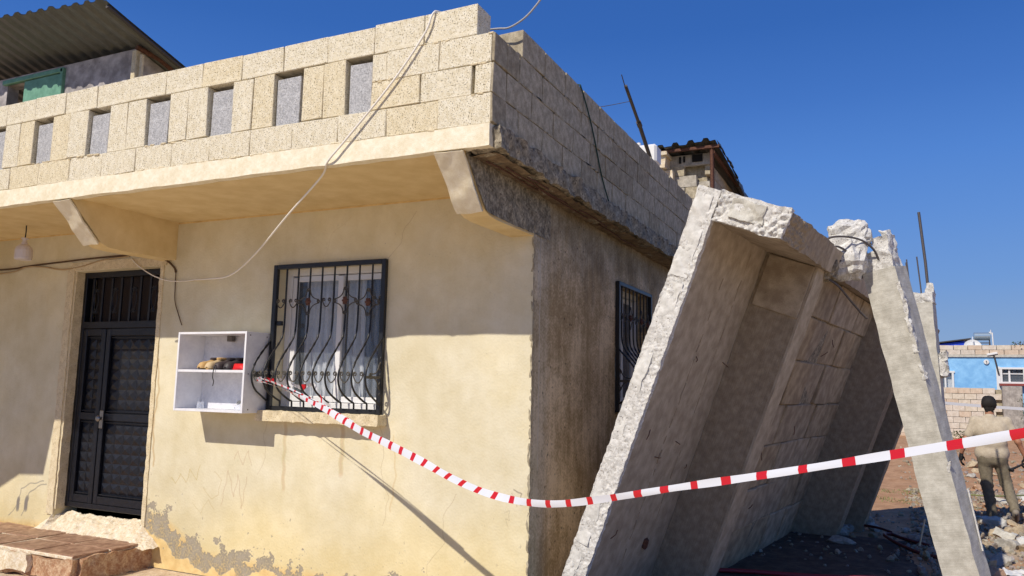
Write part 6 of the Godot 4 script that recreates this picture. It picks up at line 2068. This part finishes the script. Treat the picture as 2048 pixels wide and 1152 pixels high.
func build_person() -> void:
	var at := Vector3(3.69, 0.0, -8.1)
	at.y = ground_y(at.x, at.z)
	var t := thing("person", "person in a beige T-shirt and olive trousers walking away, holding a dark tool", "person", at)
	offs[t] = Vector3.ZERO
	t.rotation.y = 0.02
	var V := func(x: float, y: float, z: float) -> Vector3: return Vector3(x, y, z)
	var hipL := Vector3(-0.09, 0.90, 0.0)
	var hipR := Vector3(0.09, 0.90, 0.0)
	var kneeL := Vector3(-0.075, 0.50, -0.02)
	var kneeR := Vector3(0.165, 0.53, -0.03)
	var ankL := Vector3(-0.03, 0.09, 0.02)
	var ankR := Vector3(0.215, 0.20, 0.26)
	var shL := Vector3(-0.185, 1.395, -0.01)
	var shR := Vector3(0.205, 1.395, -0.01)
	var elL := Vector3(-0.315, 1.13, 0.02)
	var elR := Vector3(0.33, 1.125, 0.03)
	var wrL := Vector3(-0.375, 0.925, -0.06)
	var wrR := Vector3(0.415, 0.915, -0.02)
	var head := Vector3(0.0, 1.625, -0.03)
	# body in one piece
	var b := MB.new()
	nets(b, [
		[Vector3(0, 0.93, 0), Vector3(0, 1.12, 0.01), 0.11, 0.10], [Vector3(0, 1.12, 0.01), Vector3(0.01, 1.3, 0.0), 0.10, 0.11],
		[Vector3(-0.07, 1.3, 0), Vector3(0.09, 1.3, 0), 0.095, 0.095], [shL, shR, 0.062, 0.062],
		[Vector3(0.005, 1.38, 0.0), head - Vector3(0, 0.05, -0.02), 0.062, 0.055],
		[shL, elL, 0.052, 0.040], [elL, wrL, 0.040, 0.027], [shR, elR, 0.052, 0.040], [elR, wrR, 0.040, 0.027],
		[hipL, kneeL, 0.085, 0.056], [kneeL, ankL, 0.056, 0.038], [hipR, kneeR, 0.085, 0.056], [kneeR, ankR, 0.056, 0.038]], 0.013, 0.03)
	nets(b, [[head + Vector3(0, 0.03, 0.015), head + Vector3(0, 0.03, -0.02), 0.085, 0.08], [head + Vector3(0, -0.06, -0.04), head + Vector3(0, -0.085, -0.06), 0.055, 0.035], [head + Vector3(0, -0.06, 0.02), head + Vector3(0, -0.14, 0.03), 0.055, 0.055],
		[head + Vector3(0, 0.0, -0.1), head + Vector3(0, -0.03, -0.122), 0.010, 0.014],
		[head + Vector3(-0.086, 0.015, 0.01), head + Vector3(-0.084, -0.03, 0.0), 0.014, 0.009], [head + Vector3(0.086, 0.015, 0.01), head + Vector3(0.084, -0.03, 0.0), 0.014, 0.009],
		[head + Vector3(-0.03, 0.035, -0.085), head + Vector3(0.03, 0.035, -0.085), 0.016, 0.016], [head + Vector3(-0.022, -0.058, -0.092), head + Vector3(0.022, -0.058, -0.092), 0.009, 0.009]], 0.006, 0.014)
	part("body", b, M.skin, t)
	b = MB.new()
	for s in [-1.0, 1.0]:
		b.lathe(head + Vector3(s * 0.032, 0.012, -0.097), [[0.0, 0.009], [0.007, 0.006], [0.01, 0.0]], 8, Basis(Vector3.RIGHT, -PI / 2))
	part("eyes", b, M.hair, t)
	b = MB.new()
	nets(b, [[head + Vector3(0, 0.045, 0.018), head + Vector3(0, 0.045, -0.03), 0.093, 0.082], [head + Vector3(-0.034, 0.02, 0.036), head + Vector3(0.034, 0.02, 0.036), 0.06, 0.06], [head + Vector3(-0.032, -0.04, 0.052), head + Vector3(0.032, -0.04, 0.052), 0.034, 0.034], [head + Vector3(-0.028, -0.075, 0.056), head + Vector3(0.028, -0.075, 0.056), 0.022, 0.022],
		[head + Vector3(-0.03, 0.095, 0.0), head + Vector3(0.03, 0.095, 0.0), 0.046, 0.046]], 0.007, 0.02)
	var n := noise(99, 34.0)
	for i in b.v.size():
		b.v[i] += b.n[i] * 0.009 * n.get_noise_3dv(b.v[i])
	part("hair", b, M.hair, t)
	# shirt: torso and short sleeves
	b = MB.new()
	var up := func(a: Vector3, c: Vector3, f: float) -> Vector3: return a.lerp(c, f)
	nets(b, [
		[Vector3(-0.075, 0.95, 0.0), Vector3(0.08, 0.95, 0.0), 0.142, 0.142], [Vector3(-0.06, 1.1, 0.005), Vector3(0.065, 1.1, 0.005), 0.138, 0.138],
		[Vector3(-0.085, 1.26, 0), Vector3(0.1, 1.26, 0), 0.14, 0.14], [Vector3(-0.09, 1.33, 0), Vector3(0.105, 1.33, 0), 0.118, 0.118], [shL, shR, 0.072, 0.072], [Vector3(0.002, 1.36, 0.0), Vector3(0.002, 1.465, 0.0), 0.085, 0.068],
		[shL, up.call(shL, elL, 0.72), 0.072, 0.064], [shR, up.call(shR, elR, 0.72), 0.072, 0.064]], 0.013, 0.035)
	var cl := noise(98, 5.0, FastNoiseLite.TYPE_SIMPLEX_SMOOTH, 3)
	for i in b.v.size():
		var p := b.v[i]
		b.v[i] += b.n[i] * 0.012 * cl.get_noise_3dv(Vector3(p.x * 1.6, p.y * 0.9 + p.x, p.z * 1.6))
	part("shirt", b, M.shirt, t)
	b = MB.new()
	nets(b, [
		[Vector3(-0.07, 0.93, 0.0), Vector3(0.07, 0.93, 0.0), 0.128, 0.128], [Vector3(-0.07, 0.86, 0.02), Vector3(0.075, 0.86, 0.02), 0.108, 0.108],
		[hipL, kneeL, 0.102, 0.074], [kneeL, ankL + Vector3(0, -0.02, 0), 0.074, 0.066], [hipR, kneeR, 0.102, 0.074], [kneeR, ankR.lerp(kneeR, 0.02), 0.074, 0.064]], 0.013, 0.03)
	for i in b.v.size():
		var p := b.v[i]
		var fold := clampf((0.75 - p.y) / 0.4, 0.2, 1.0)
		b.v[i] += b.n[i] * (0.012 * cl.get_noise_3dv(Vector3(p.x * 1.5, p.y * 3.2, p.z * 1.5)) + 0.006 * fold * sin(p.y * 75.0 + 6.0 * cl.get_noise_3dv(p * 1.2)))
	part("trousers", b, M.trousers, t)
	# shoes
	var toeL := Vector3(-0.035, 0.035, -0.13)
	var toeR := Vector3(0.225, 0.035, 0.17)
	for e in [[ankL, toeL, Vector3(-0.03, 0.04, 0.055)], [ankR, toeR, Vector3(0.215, 0.17, 0.33)]]:
		b = MB.new()
		nets(b, [[e[2], e[1].lerp(e[2], 0.35), 0.042, 0.045], [e[1].lerp(e[2], 0.35), e[1], 0.045, 0.034], [e[0], e[2].lerp(e[1], 0.2), 0.046, 0.042]], 0.009, 0.02)
		var sh := part("shoe", b, M.shoe_grey, t)
		b = MB.new()
		var dn: Vector3 = Vector3.DOWN * 0.036 if e[0] == ankL else Vector3(0, -0.026, 0.028)
		nets(b, [[e[2] + dn, e[1].lerp(e[2], 0.35) + dn, 0.018, 0.02], [e[1].lerp(e[2], 0.35) + dn, e[1] + dn * 0.8, 0.022, 0.018]], 0.008, 0.01)
		part("sole", b, M.shoe_dark, sh)
	# gloved hands with fingers; the right one closed round the tool
	var tool_a := wrR + Vector3(0.03, -0.075, -0.05)
	var tool_b := wrR + Vector3(-0.2, -0.19, 0.06)
	for s in [-1.0, 1.0]:
		b = MB.new()
		var w := wrL if s < 0 else wrR
		var palm := w + Vector3(0.012 * s, -0.085, -0.012)
		var bones := [[w, palm, 0.027, 0.03], [w + Vector3(0, -0.04, -0.02), palm + Vector3(0, -0.005, -0.03), 0.018, 0.016], [w + Vector3(0, -0.04, 0.015), palm + Vector3(0, 0.0, 0.028), 0.018, 0.016]]
		for k in 4:
			var z := -0.034 + 0.021 * k
			var l: float = [0.036, 0.042, 0.039, 0.03][k]
			var r0 := palm + Vector3(0.004 * s, -0.012, z)
			var curl := 0.55 if s < 0 else 1.1
			var r1 := r0 + Vector3(-0.01 * s, -l, 0)
			var r2 := r1 + Vector3(-sin(curl) * l * 0.75 * s, -cos(curl) * l * 0.75, 0)
			var r3 := r2 + Vector3(-sin(curl * 2.1) * l * 0.6 * s, -cos(curl * 2.1) * l * 0.6, 0)
			bones.append([r0, r1, 0.0105, 0.0095]); bones.append([r1, r2, 0.0095, 0.009]); bones.append([r2, r3, 0.009, 0.008])
		var th := w + Vector3(-0.01 * s, -0.035, -0.03)
		bones.append([th, th + Vector3(-0.022 * s, -0.035, -0.014), 0.013, 0.011]); bones.append([th + Vector3(-0.022 * s, -0.035, -0.014), th + Vector3(-0.03 * s, -0.068, -0.006), 0.011, 0.009])
		nets(b, bones, 0.0055, 0.006)
		part("glove", b, M.glove, t)
	b = MB.new()
	var o := at
	b.tube([o + tool_a, o + tool_a.lerp(tool_b, 0.5), o + tool_b], [0.016, 0.014, 0.02], 8)
	var hd := (tool_b - tool_a).normalized()
	var hs := hd.cross(Vector3.UP).normalized()
	b.box(o + tool_b, Vector3(0.04, 0.045, 0.13), 0.008, Basis(hd, hs.cross(hd), hs).orthonormalized())
	single("hand_tool", b, M.rubber, "dark hammer-like tool held in the walking person's right hand", "tool", "", o + tool_b)

# ---------------------------------------------------------------- sky, light, camera
func sky_panorama() -> ImageTexture:
	# clear air only: deep blue overhead, pale towards the horizon (linear radiance)
	var el := [-1.0, -0.02, 0.0, 0.08, 0.13, 0.20, 0.27, 0.34, 0.42, 0.6, 1.0]
	var cs := [Color(0.22, 0.2, 0.17), Color(0.27, 0.3, 0.34), Color(0.30, 0.42, 0.60), Color(0.222, 0.366, 0.63), Color(0.165, 0.328, 0.67), Color(0.12, 0.28, 0.67), Color(0.086, 0.235, 0.64), Color(0.058, 0.18, 0.55), Color(0.038, 0.138, 0.465), Color(0.026, 0.10, 0.37), Color(0.018, 0.07, 0.28)]
	var im := Image.create(64, 512, false, Image.FORMAT_RGBF)
	for y in 512:
		var s := sin((0.5 - (y + 0.5) / 512.0) * PI)
		var k := 0
		while k < el.size() - 2 and s > el[k + 1]:
			k += 1
		var c: Color = cs[k].lerp(cs[k + 1], clampf((s - el[k]) / (el[k + 1] - el[k]), 0.0, 1.0))
		for x in 64:
			im.set_pixel(x, y, c)
	return ImageTexture.create_from_image(im)

func _ready() -> void:
	rng.seed = 20
	var cam := Camera3D.new()
	cam.name = "camera"
	cam.transform = Transform3D(Basis(Vector3(0.903131, 0.021663, -0.428818), Vector3(0.034509, 0.991833, 0.122785), Vector3(0.427976, -0.125689, 0.895008)), Vector3(2.398996, 1.699515, 5.383345))
	cam.fov = 40.0613
	cam.near = 0.05
	cam.far = 2000.0
	add_child(cam)
	var env := Environment.new()
	env.background_mode = Environment.BG_SKY
	var sky := Sky.new()
	var sm := PanoramaSkyMaterial.new()
	sm.panorama = sky_panorama()
	sky.sky_material = sm
	env.sky = sky
	env.tonemap_mode = Environment.TONE_MAPPER_LINEAR
	env.tonemap_exposure = 1.0
	env.sdfgi_enabled = true
	env.ssao_enabled = true
	env.ssil_enabled = true
	var we := WorldEnvironment.new()
	we.name = "world"
	we.environment = env
	add_child(we)
	var sun := DirectionalLight3D.new()
	sun.name = "sun"
	sun.light_color = Color(1.0, 0.965, 0.91)
	sun.light_energy = 1.3
	sun.light_angular_distance = 0.5
	sun.shadow_enabled = true
	sun.look_at_from_position(Vector3.ZERO, Vector3(0.32, -0.955, -1.0), Vector3.UP)
	add_child(sun)
	make_materials()
	build_ground()
	build_house()
	build_step()
	build_shadow_blocker()
	build_slab()
	build_columns()
	build_roof_things()
	build_hut()
	build_blue_house()
	build_cabinet()
	build_lamp()
	build_cables()
	build_tape()
	build_rubble()
	build_person()
